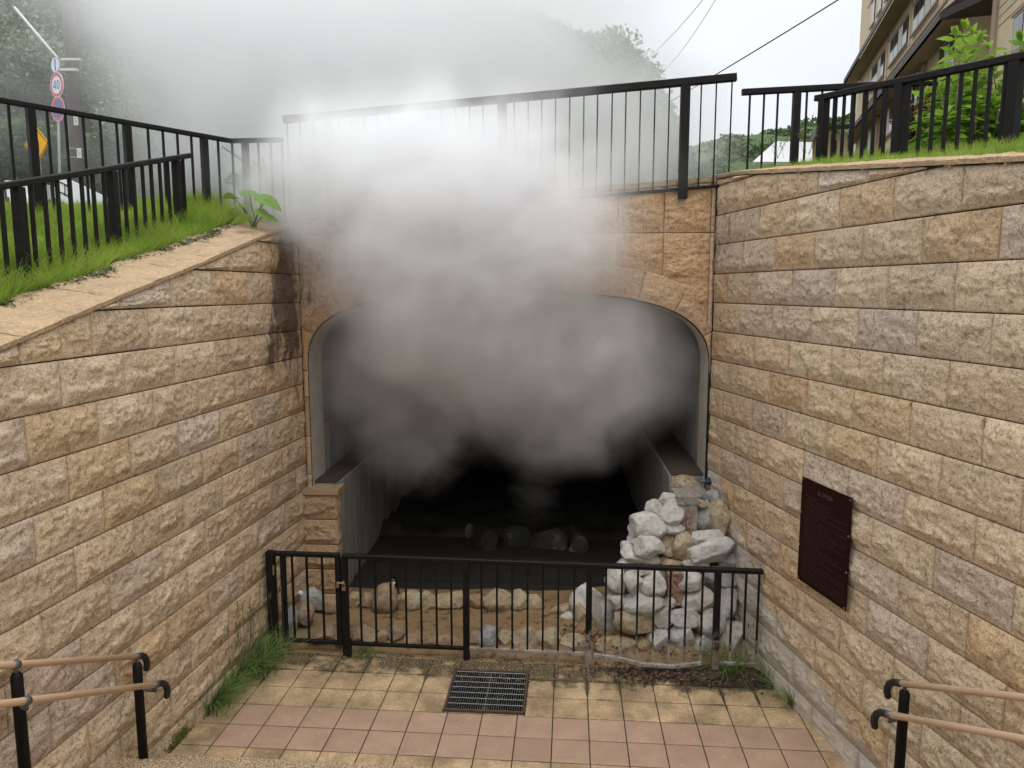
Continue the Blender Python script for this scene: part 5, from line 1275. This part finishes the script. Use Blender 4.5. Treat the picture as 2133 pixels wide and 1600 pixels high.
# yellow diamond warning sign
c = at(76, 300, 15); yaw2 = R_(21); sx0, sn0 = sx, sn; sx = np.array([math.cos(yaw2), -math.sin(yaw2), 0]); sn = np.array([-math.sin(yaw2), -math.cos(yaw2), 0])
droot = thing('warning_sign', 'yellow diamond warning sign with black arrow behind the left fence', 'traffic sign', at(80, 420, 15.1))
h_ = .35; mb = MB(); V = [c+sx*a+su*b_+sn*o for o in (0, -.012) for a, b_ in ((0, -h_), (h_, 0), (0, h_), (-h_, 0))]
mb.add(V, [(0, 1, 2, 3), (7, 6, 5, 4), (0, 4, 5, 1), (1, 5, 6, 2), (2, 6, 7, 3), (3, 7, 4, 0)]); pl = mb.build('sign_plate', M_SY, droot)
mb = MB()
for k in range(4):
    a0 = [(0, -1), (1, 0), (0, 1), (-1, 0)][k]; a1 = [(1, 0), (0, 1), (-1, 0), (0, -1)][k]; f0, f1 = h_*.93, h_*.87
    quad(mb, c, [(a0[0]*f0, a0[1]*f0), (a1[0]*f0, a1[1]*f0), (a1[0]*f1, a1[1]*f1), (a0[0]*f1, a0[1]*f1)], .004)
quad(mb, c, [(.02, -.16), (.065, -.16), (.065, .06), (.02, .06)], .005); quad(mb, c, [(-.07, .03), (.02, .03), (.02, .07), (-.07, .07)], .0055); quad(mb, c, [(-.14, .05), (-.06, -.03), (-.06, .13)], .006)
mb.build('arrow_and_border', M_SK, pl)
mb = MB(); q = c+np.array([0, .05, 0]); mb.tube([q-[0, 0, 1.8], q+[0, 0, .3]], .03, 10); mb.build('sign_post', M_GALV, droot, True)
sx, sn = sx0, sn0
# white roadside board and white box behind the grass
q = [at(*p, 12) for p in ((100, 372), (135, 372), (258, 432), (258, 440), (100, 440))]
mb = MB(); q = [at(*p, 12) for p in ((118, 362), (175, 388), (268, 434), (160, 436), (110, 410))]; mb.add(q+[p+np.array([0, .04, 0]) for p in q], [(0, 1, 2, 3, 4), (9, 8, 7, 6, 5)]+[(k, k+5, (k+1) % 5+5, (k+1) % 5) for k in range(5)])
brd = mb.build('roadside_board', M_SW); tag(brd, 'slanting white board with black and blue marks behind the left fence', 'board')
mb = MB()
for (x0, y0, x1, y1, w_) in ((122, 378, 150, 392, .02), (120, 398, 150, 412, .02), (135, 384, 135, 408, .02), (142, 388, 142, 412, .02)):
    a, b_ = at(x0, y0, 11.99), at(x1, y1, 11.99); mb.beam(a, b_, .004, w_, .001)
mb.build('marks', M_SK, brd)
c = at(60, 398, 13); mb = MB(); mb.box(c, (.5, .4, .25)); mb.beam(c+[-.25, -.2, .13], c+[.25, -.2, .13], .05, .03); mb.box(c+[.02, -.1, -.18], (.4, .3, .10)); tag(mb.build('equipment_box', M_WHITE), 'white equipment box low behind the left fence', 'box')
# roofs at the far left
M_ROOF = mat_simple('dark_roof', (.05, .05, .052), .7, nz=.3); M_HOUSE = mat_simple('house_wall', (.30, .26, .20), .85, nz=.3)
root = thing('house', 'dark roofed house partly seen at the far left edge', 'house', at(-60, 330, 24))
a = at(-120, 240, 24); b_ = at(32, 240, 24); mb = MB(); mb.box(((a[0]+b_[0])/2-.3, 26, 7.4), (b_[0]-a[0], 4, 4)); mb.build('walls', M_HOUSE, root)
mb = MB(); zr_0 = at(0, 115, 24)[2]; V = [(a[0]-.5, 23.5, zr_0-.5), (b_[0]-.4, 23.5, zr_0-.75), (b_[0]-.4, 26, zr_0+.5), (a[0]-.5, 26, zr_0+.5), (a[0]-.5, 28.5, zr_0-.6), (b_[0]-.4, 28.5, zr_0-.6)]
mb.add(V, [(0, 1, 2, 3), (3, 2, 5, 4)]); rf = mb.build('roof', M_ROOF, root); md = rf.modifiers.new('th', 'SOLIDIFY'); md.thickness = .15
mb = MB(); mb.box(at(15, 225, 23.95), (.6, .1, .5)); mb.build('window', M_DARKM, root)

# ------------------------------------------------------------------ wires and far utility pole
M_WIRE = mat_simple('black_cable', (.015, .015, .016), .6)
def wire(label, pts, r_, sag=0.0):
    P = [at(x, y, Y) for x, y, Y in pts]; mb = MB(); a, b_ = P[0], P[-1]; Q = [a+(b_-a)*t + np.array([0, 0, -sag*4*t*(1-t)]) for t in np.linspace(0, 1, 14)]; mb.tube(Q, r_, 6)
    tag(mb.build('overhead_cable', M_WIRE, None, True), label, 'cable')
wire('thick black cable slanting down from the hotel to behind the bridge fence', [(1800, -34, 24), (1240, 300, 40)], .022, .1)
wire('left one of the two thin wires high in the sky', [(1480, -20, 34), (1325, 140, 58)], .014, .3)
wire('right one of the two thin wires high in the sky', [(1502, -20, 34), (1385, 145, 58)], .014, .3)
Yq = 58; b_ = at(1345, 345, Yq); t = at(1342, 133, Yq); root = thing('utility_pole', 'faint far utility pole with crossarms right of the wooded hill', 'utility pole', b_-[0, 0, 2])
M_CPOLE = mat_simple('grey_concrete_pole', (.28, .28, .27), .8, nz=.2)
mb = MB(); mb.tube([b_-[0, 0, 2], t], [.19, .13], 12); mb.build('pole', M_CPOLE, root, True)
for (xa, ya_, xb, yb_q) in ((1318, 140, 1366, 146), (1320, 164, 1366, 162), (1328, 152, 1362, 140)):
    mb = MB(); mb.beam(at(xa, ya_, Yq-.2), at(xb, yb_q, Yq-.2), .09, .09); mb.build('crossarm', M_GALV, root)
mb = MB()
for px, py in ((1330, 134), (1358, 133), (1365, 138), (1322, 158), (1362, 156)): q = at(px, py, Yq-.2); mb.tube([q-[0, 0, .18], q+[0, 0, .18]], [.06, .04], 8)
mb.build('insulators', M_DARKM, root, True)
q = at(38, 130, 26); mb = MB(); mb.tube([q+[.1, 0, -4], q+[0, 0, 0]], .03, 8); mb.tube([q-[0, 0, .1], q+[0, 0, .12]], [.12, .05], 12)
tag(mb.build('insulator_pole', M_WPOLE, None, True), 'thin pole with a small white insulator above the left fence', 'lamp post')  # thin pole topped by a white insulator, gives no light

# ------------------------------------------------------------------ hotel
HA_ = R_(16.05); he = np.array([math.sin(HA_), math.cos(HA_)]); hr = np.array([math.cos(HA_), -math.sin(HA_)])
def hp(t, X, Zz):
    t = 1.0916*t + 2.6; Zz = 1.04*Zz
    return np.array([he[0]*t+hr[0]*X, he[1]*t+hr[1]*X, CAM_H+Zz])
M_HW = NT('hotel_wall'); zz = M_HW.n('ShaderNodeSeparateXYZ'); M_HW.l(M_HW.pos(), zz.inputs[0]); n_ = M_HW.noise(1.2, 4, .6); n2_ = M_HW.noise(3, 4, .6, stretch=(1, 1, .15))
cc = M_HW.mix(M_HW.rng(n_, .3, .7, 0, 1), (.62, .51, .35), (.68, .56, .39)); cc = M_HW.mix(M_HW.rng(n2_, .5, .75, 0, .25), cc, (.30, .24, .16)); M_HW.set(col=cc, rough=.85, spec=.2); M_HW = M_HW.m
M_HT = mat_simple('hotel_trim', (.40, .29, .21), .8, nz=.15); M_HD = mat_simple('dark_eave_metal', (.045, .033, .028), .55, nz=.3, nscale=2); M_SOF = mat_simple('eave_soffit', (.36, .28, .20), .85, nz=.2)
M_GLS = NT('window_glass'); n_ = M_GLS.noise(.8, 2, .5); M_GLS.set(col=M_GLS.mix(M_GLS.rng(n_, .45, .55, 0, 1), (.02, .022, .025), (.06, .065, .07)), rough=.06, spec=.9); M_GLS = M_GLS.m
M_CUR = mat_simple('curtain', (.62, .60, .54), .9); M_FRM = mat_simple('bronze_frame', (.05, .035, .028), .5)
hotel = thing('hotel', 'large beige hotel with brown eaves and dark windows at the upper right', 'building', hp(35, 10, .5))
def hbox(name, t0, t1, X0, X1, Z0, Z1, mat, parent=hotel):
    V = [hp(t, X, Zz) for Zz in (Z0, Z1) for t, X in ((t0, X0), (t1, X0), (t1, X1), (t0, X1))]; mb = MB()
    mb.add(V, [(0, 3, 2, 1), (4, 5, 6, 7), (0, 1, 5, 4), (1, 2, 6, 5), (2, 3, 7, 6), (3, 0, 4, 7)]); return mb.build(name, mat, parent)
def hwin(t0, t1, Z0, Z1, X, panes=3, wall=None):
    f = hbox('window', t0, t1, X-.06, X+.05, Z0, Z1, M_FRM); w_ = (t1-t0)/panes
    for k in range(panes):
        hbox('pane', t0+w_*k+.05, t0+w_*(k+1)-.05, X-.068, X-.055, Z0+.06, Z1-.06, M_GLS if (k % 3 != 1) else M_CUR, f)
    hbox('sill', t0-.12, t1+.12, X-.16, X-.07, Z0-.14, Z0-.03, M_HT, f)
    hbox('lintel', t0-.12, t1+.12, X-.12, X-.07, Z1+.03, Z1+.10, M_HT, f)
hbox('lower_block', 30, 54, 9.0, 22, -.6, 16.2, M_HW)
hbox('tower', 24, 62.5, 10.2, 26, 16.21, 40, M_HW); hbox('tower_foot', 54.01, 62.5, 10.2, 20, -.6, 16.2, M_HW)
hbox('bay', 10, 27.6, 9.3, 22, -.6, 20, M_HW); hbox('bay_link', 27.61, 29.99, 10.6, 22, -.6, 20, M_HW)
# eaves: sloping roof slabs with dark edge and slatted soffit
def eave(t0, t1, Xe, Xw, Ze, rise, parent=hotel, th=.28):
    V = [hp(t, X, Zz) for t in (t0, t1) for X, Zz in ((Xe, Ze), (Xe, Ze+th), (Xw, Ze+th+rise), (Xw, Ze+.02))]
    mb = MB(); mb.add(V, [(0, 1, 2, 3), (7, 6, 5, 4), (0, 4, 5, 1), (1, 5, 6, 2)]); r1 = mb.build('eave', M_HD, parent)
    mb = MB(); mb.add([hp(t0, Xe+.12, Ze-.012), hp(t1, Xe+.12, Ze-.012), hp(t1, Xw, Ze+.008), hp(t0, Xw, Ze+.008)], [(0, 1, 2, 3)]); mb.build('soffit', M_SOF, r1)
eave(31, 54.6, 8.0, 9.01, 14.8, 1.4); eave(29.8, 54.6, 8.0, 9.01, 10.5, .8)
V = [hp(29.8, 8.0, 10.5), hp(27.6, 9.3, 10.5), hp(27.6, 9.3, 10.78), hp(29.8, 8.0, 10.78), hp(29.8, 10.6, 10.5), hp(29.8, 10.6, 10.9)]
mb = MB(); mb.add(V, [(0, 1, 2, 3), (0, 4, 1), (3, 2, 5)]); mb.build('eave', M_HD, hotel)
eave(26.0, 28.2, 8.6, 9.6, 11.3, .3)
for t in (31.2, 33.3, 39.1, 44.6, 50.4): hbox('wall_joint', t, t+.06, 8.975, 9.0, 10.9, 14.8, M_HT)
hbox('belt', 30, 52, 8.94, 9.0, 12.2, 12.32, M_HT); hbox('belt', 30, 52, 8.94, 9.0, 11.3, 11.36, M_HT)
for a, b_ in ((34.2, 38.5), (39.7, 43.7), (45.3, 49.0)): hwin(a, b_, 12.75, 14.1, 9.0, 4)
for a, b_ in ((30.9, 33.2), (36.6, 39.6), (41.6, 45.0), (47, 50)): hwin(a, b_, 8.8, 10.25, 9.0, 3)
for a, b_ in ((31.5, 34.0), (36.6, 39.6), (41.6, 45.0), (47, 50)): hwin(a, b_, 4.6, 6.4, 9.0, 3)
for t in (30.2, 35.4, 40.4, 45.8, 51): hbox('pilaster', t, t+.35, 8.82, 9.0, -.5, 10.45, M_HT)
hwin(22.9, 25.5, 7.75, 8.95, 9.3, 3); hwin(16, 19, 7.75, 8.95, 9.3, 3)
for k in range(9): hbox('siding_line', 21.6, 27.3, 9.285, 9.3, 9.2+.32*k, 9.23+.32*k, M_HT)
hbox('pilaster', 27.2, 27.6, 9.2, 9.3, -.5, 10.6, M_HT); hbox('pilaster', 21.2, 21.5, 9.2, 9.3, -.5, 15, M_HT)
for rr_ in range(6):
    for t in (37, 40, 43, 46, 49, 51.1, 53.8, 56.3): hwin(t, t+1.25, 19.45+3.1*rr_-3.1*(t < 0), 21.1+3.1*rr_, 10.2, 1)
for k in range(7): hbox('belt', 24, 59.5, 10.16, 10.2, 18.4+3.1*k, 18.46+3.1*k, M_HT)
# annex and white roof beyond
annex = thing('annex', 'small beige annex with dark gable roof left of the hotel foot', 'building', at(1720, 330, 44))
zt_ = at(1700, 272, 44)[2]; x0_, x1_ = at(1672, 300, 44)[0], at(1765, 300, 44)[0]; zb_0 = 4.2
mb = MB(); mb.add([(x0_+.4, 44, zb_0), (x1_, 44, zb_0), (x1_, 44, zt_-.1), (x0_+.9, 44, zt_-.3), (x0_+.4, 44, zt_-1.0), (x0_+.4, 50, zb_0), (x1_, 50, zb_0), (x1_, 50, zt_-.1), (x0_+.9, 50, zt_-.3), (x0_+.4, 50, zt_-1.0)], [(0, 1, 2, 3, 4), (9, 8, 7, 6, 5), (0, 4, 9, 5), (1, 6, 7, 2)]); mb.build('walls', M_HW, annex)
mb = MB(); mb.beam((x0_-.1, 43.6, zt_-1.5), (x0_+.7, 43.6, zt_-.02), .8, .12); mb.beam((x0_+.7, 43.6, zt_), (x1_, 43.6, zt_+.15), .9, .14); mb.build('roof', M_HD, annex)
for q in (1.2, 1.9): 
    mb = MB(); mb.box((x0_+q, 43.98, zt_-1.3), (.12, .04, 1.5)); mb.build('wall_post', M_HD, annex)
wr_b = thing('white_roofed_shed', 'building with sloping white roof beyond the right fence', 'building', at(1640, 345, 36))
P_ = [at(1568, 337, 34), at(1692, 337, 34), at(1692, 296, 38), at(1616, 294, 38)]
mb = MB(); mb.add(P_, [(0, 1, 2, 3)]); o = mb.build('roof', mat_simple('white_metal_roof', (.70, .72, .74), .45, nz=.1), wr_b); md = o.modifiers.new('th', 'SOLIDIFY'); md.thickness = .12
mb = MB(); mb.box((P_[0][0]+1.8, 36.2, 4.9), (2.6, 3.2, 1.6)); mb.box((P_[0][0]+1.2, 34.3, 5.2), (.5, .3, .9)); mb.build('walls', M_HOUSE, wr_b)

# ------------------------------------------------------------------ gravel, leaf litter
r = np.random.default_rng(5); N = 5200; x = r.uniform(-2.5, 2.4, N); dfy = r.exponential(.22, N); y = FENCE_Y(x)-dfy-.02+.05; k = (x > wl(y)+.03) & (x < wr(y)-.03); x, y = x[k], y[k]
def pebbles(x, y, z, smin, smax, mat, name, label, cat):
    n = len(x); b = np.array([(1, 0, 0), (-1, 0, 0), (0, 1, 0), (0, -1, 0), (0, 0, 1), (0, 0, -1)], float); bf = np.array([(0, 2, 4), (2, 1, 4), (1, 3, 4), (3, 0, 4), (2, 0, 5), (1, 2, 5), (3, 1, 5), (0, 3, 5)])
    s_ = r.uniform(smin, smax, (n, 1, 3)); a = r.uniform(0, 6.28, n); V = b[None]*s_*r.uniform(.7, 1.2, (n, 6, 1)); R = np.zeros((n, 3, 3)); R[:, 0, 0] = np.cos(a); R[:, 0, 1] = -np.sin(a); R[:, 1, 0] = np.sin(a); R[:, 1, 1] = np.cos(a); R[:, 2, 2] = 1
    V = np.einsum('nij,nkj->nki', R, V) + np.stack([x, y, z + s_[:, 0, 2]*.5], -1)[:, None]
    F = (np.arange(n)[:, None, None]*6 + bf[None]).reshape(-1, 3); cols = np.repeat(np.array([(.50, .36, .20), (.42, .28, .14), (.58, .49, .36), (.32, .23, .13)])[r.integers(0, 4, n)], 6, 0)
    o = fast_mesh(name, V.reshape(-1, 3), F, mat, None, False, cols); return tag(o, label, cat, kind='stuff')
mp_ = NT('pebbles'); mp_.set(col=mp_.attr('tint', 'Color'), rough=.85, spec=.25)
pebbles(x, y, 0*x+.001, .002, .0055, mp_.m, 'gravel', 'loose tan grit scattered on the paving along the fence', 'gravel')
M_LITTER = mat_leaf('dead_leaves', (.035, .018, .014), (.20, .12, .08), (.05, .02, .02), .1, 12)
N = 2600; cx = np.concatenate([r.normal(1.65, .42, 1500), r.normal(1.15, .35, 1100)]); cyy = np.concatenate([FENCE_Y(cx[:1500])-.10+r.normal(0, .10, 1500), 7.25+r.normal(0, .18, 1100)])
k = (cx < wr(cyy)-.05) & (cx > .3); cx, cyy = cx[k], cyy[k]; zz = np.where(cyy > FENCE_Y(cx)+.05, .11, .012) + .02*r.random(len(cx))
tag(veg('leaf_litter', [leafquads(np.stack([cx, cyy, zz], -1), .020, r, 1.2)], M_LITTER), 'dark dead leaves and twigs around the right end of the fence', 'leaf litter', kind='stuff')
# low heap of dark soil at the right end of the fence
X, Y = np.meshgrid(np.linspace(-1, 1, 40), np.linspace(-1, 1, 24)); Rr = np.sqrt(X**2+Y**2); c0 = onz(1500, 1400, 0)
Xw = c0[0]-.02+X*.62; Yw = c0[1]-.05+Y*.22-.05*X; Z = .035*np.clip(1-Rr, -.3, 1)*(1+.5*fbm(np.stack([Xw*12, Yw*12, 0*X], -1), 3, 3)) + .004
kk = (np.arange(39)[None]+np.arange(23)[:, None]*40).ravel(); 
tag(fast_mesh('soil', np.stack([Xw, Yw, Z], -1).reshape(-1, 3), np.stack([kk, kk+1, kk+41, kk+40], 1), M_SOIL), kind='structure')

# ------------------------------------------------------------------ steam
def steam(name, label, lo, hi, res, puffs, K, namp, nscale, thr, soft, detail=4, cuts=(), pw_=1.5, alb=(.93, .935, .94, 1)):
    vol = bpy.data.volumes.new(name); ob = bpy.data.objects.new(name, vol); sc.collection.objects.link(ob)
    m = bpy.data.materials.new('steam'); m.use_nodes = True; nt = m.node_tree; nt.nodes.clear()
    o = nt.nodes.new('ShaderNodeOutputMaterial'); v = nt.nodes.new('ShaderNodeVolumePrincipled'); v.inputs['Color'].default_value = alb; v.inputs['Density'].default_value = K; v.inputs['Anisotropy'].default_value = 0.0
    nt.links.new(v.outputs[0], o.inputs['Volume'])
    g = bpy.data.node_groups.new('steam_field', 'GeometryNodeTree')
    g.interface.new_socket('Geometry', in_out='INPUT', socket_type='NodeSocketGeometry'); g.interface.new_socket('Geometry', in_out='OUTPUT', socket_type='NodeSocketGeometry')
    N = g.nodes.new; L_ = g.links.new
    vc = N('GeometryNodeVolumeCube'); out = N('NodeGroupOutput'); pos = N('GeometryNodeInputPosition').outputs[0]
    vc.inputs['Min'].default_value = lo; vc.inputs['Max'].default_value = hi
    for a, l, h in zip('XYZ', lo, hi): vc.inputs['Resolution '+a].default_value = max(8, int((h-l)/res))
    def mth(op, a, b=None, c=None, clamp=False):
        n = N('ShaderNodeMath'); n.operation = op; n.use_clamp = clamp
        for i, q in enumerate((a, b, c)):
            if q is None: continue
            if isinstance(q, (int, float)): n.inputs[i].default_value = q
            else: L_(q, n.inputs[i])
        return n.outputs[0]
    def vm(op, a, b=None):
        n = N('ShaderNodeVectorMath'); n.operation = op
        for i, q in enumerate((a, b)):
            if q is None: continue
            if isinstance(q, tuple): n.inputs[i].default_value = q
            else: L_(q, n.inputs[i])
        return n.outputs['Value'] if op == 'LENGTH' else n.outputs[0]
    # swirl the coordinates a little
    w = N('ShaderNodeTexNoise'); w.inputs['Scale'].default_value = nscale*.45; w.inputs['Detail'].default_value = 2; L_(pos, w.inputs['Vector'])
    wv = vm('MULTIPLY', vm('SUBTRACT', w.outputs['Color'], (.5, .5, .5)), (1.0/nscale*1.3,)*3); P = vm('ADD', pos, wv)
    S = None
    for (cx, cy_, cz, rx, ry, rz, wt) in puffs:
        d = vm('LENGTH', vm('MULTIPLY', vm('SUBTRACT', P, (cx, cy_, cz)), (1/rx, 1/ry, 1/rz)))
        f = mth('SUBTRACT', 1.0, d, clamp=True); f = mth('MULTIPLY', mth('MULTIPLY', f, f), mth('MULTIPLY', mth('SUBTRACT', 3.0, mth('MULTIPLY', f, 2.0)), wt)); S = f if S is None else mth('MAXIMUM', S, f) if False else (f if S is None else mth('ADD', S, f))
    n = N('ShaderNodeTexNoise'); n.inputs['Scale'].default_value = nscale; n.inputs['Detail'].default_value = detail; n.inputs['Roughness'].default_value = .58; L_(P, n.inputs['Vector'])
    nz = mth('MULTIPLY', mth('SUBTRACT', n.outputs[0], .5), namp)
    # noise erodes where the field is weak
    t = mth('SUBTRACT', mth('ADD', mth('MINIMUM', S, 1.0), mth('MULTIPLY', nz, mth('MINIMUM', mth('MULTIPLY', S, 3.0), 1.0))), thr)
    D = mth('MULTIPLY', t, 1.0/soft, clamp=True)
    D = mth('POWER', D, pw_)
    n2 = N('ShaderNodeTexNoise'); n2.inputs['Scale'].default_value = nscale*3.1; n2.inputs['Detail'].default_value = 3; L_(P, n2.inputs['Vector'])
    D = mth('MULTIPLY', D, mth('MULTIPLY', mth('SUBTRACT', n2.outputs[0], .15, clamp=True), 2.85))
    if cuts:
        sp = N('ShaderNodeSeparateXYZ'); L_(pos, sp.inputs[0])
    L_(D, vc.inputs['Density'])
    sm = N('GeometryNodeSetMaterial'); sm.inputs['Material'].default_value = m; L_(vc.outputs[0], sm.inputs[0]); L_(sm.outputs[0], out.inputs[0])
    mo = ob.modifiers.new('field', 'NODES'); mo.node_group = g; vol.materials.append(m)
    return tag(ob, label, 'steam', kind='stuff')
def puff(px, py, rx, rz, Y, ry, w):
    c = at(px, py, Y); k = Y/FPX; return (float(c[0]), float(c[1]), float(c[2]), rx*k, ry, rz*k, w)
near = [puff(*q) for q in [
 (1060, 700, 640, 270, 9.8, 2.4, .62), (1000, 660, 560, 280, 8.2, 1.2, .42), (930, 640, 330, 230, 8.15, 1.0, .55), (1190, 730, 350, 240, 8.5, 1.1, .55), (1120, 870, 290, 190, 8.9, 1.1, .42), (1240, 900, 190, 150, 8.9, 1.0, .28), (800, 830, 250, 230, 9.1, 1.2, .34), (880, 940, 170, 160, 9.2, 1.0, .24),
 (1360, 760, 240, 230, 9.1, 1.2, .38), (1125, 1040, 90, 150, 9.6, .6, .22),
 (1000, 540, 430, 260, 7.6, 1.1, .85), (920, 400, 420, 260, 7.55, 1.1, .85), (850, 290, 430, 210, 7.65, 1.1, .66), (780, 110, 700, 300, 9.4, 2.0, .18), (1150, 400, 400, 260, 7.6, .8, .24), (700, 400, 250, 250, 7.8, .9, .30), (1150, 250, 460, 240, 7.45, .7, .20), (540, 400, 200, 150, 8.0, 1.0, .28)]]
steam('steam', 'dense white steam billowing out of the tunnel and over the portal', (-4.4, 5.9, .2), (4.0, 12.8, 8.4), .07, near, 6.6, 1.15, 1.45, .07, 1.0, detail=7, pw_=1.5, alb=(.970, .972, .976, 1))
far = [puff(*q) for q in [
 (720, 100, 600, 320, 12, 3.4, .8), (460, 120, 380, 290, 13, 3.4, .7), (320, 10, 280, 160, 14.5, 3, .38), (520, 280, 400, 210, 11, 2.4, .42), (390, 330, 260, 150, 11.8, 2, .28), (960, 150, 400, 330, 12.5, 3, .72),
 (1180, 220, 360, 300, 14, 3, .42), (1310, 300, 300, 230, 14, 3, .42), (950, 330, 460, 190, 11, 2.4, .6), (850, -70, 700, 260, 14, 3.5, .7), (430, -80, 560, 230, 15.5, 3.5, .6), (120, 200, 480, 400, 16.8, 2.6, .16)]]
steam('steam', 'large pale cloud of steam drifting left over the road and hillside', (-15, 8.2, 3.9), (8.5, 20.5, 15.5), .20, far, 1.0, .95, .60, .04, .9, pw_=1.0, alb=(.955, .962, .966, 1))
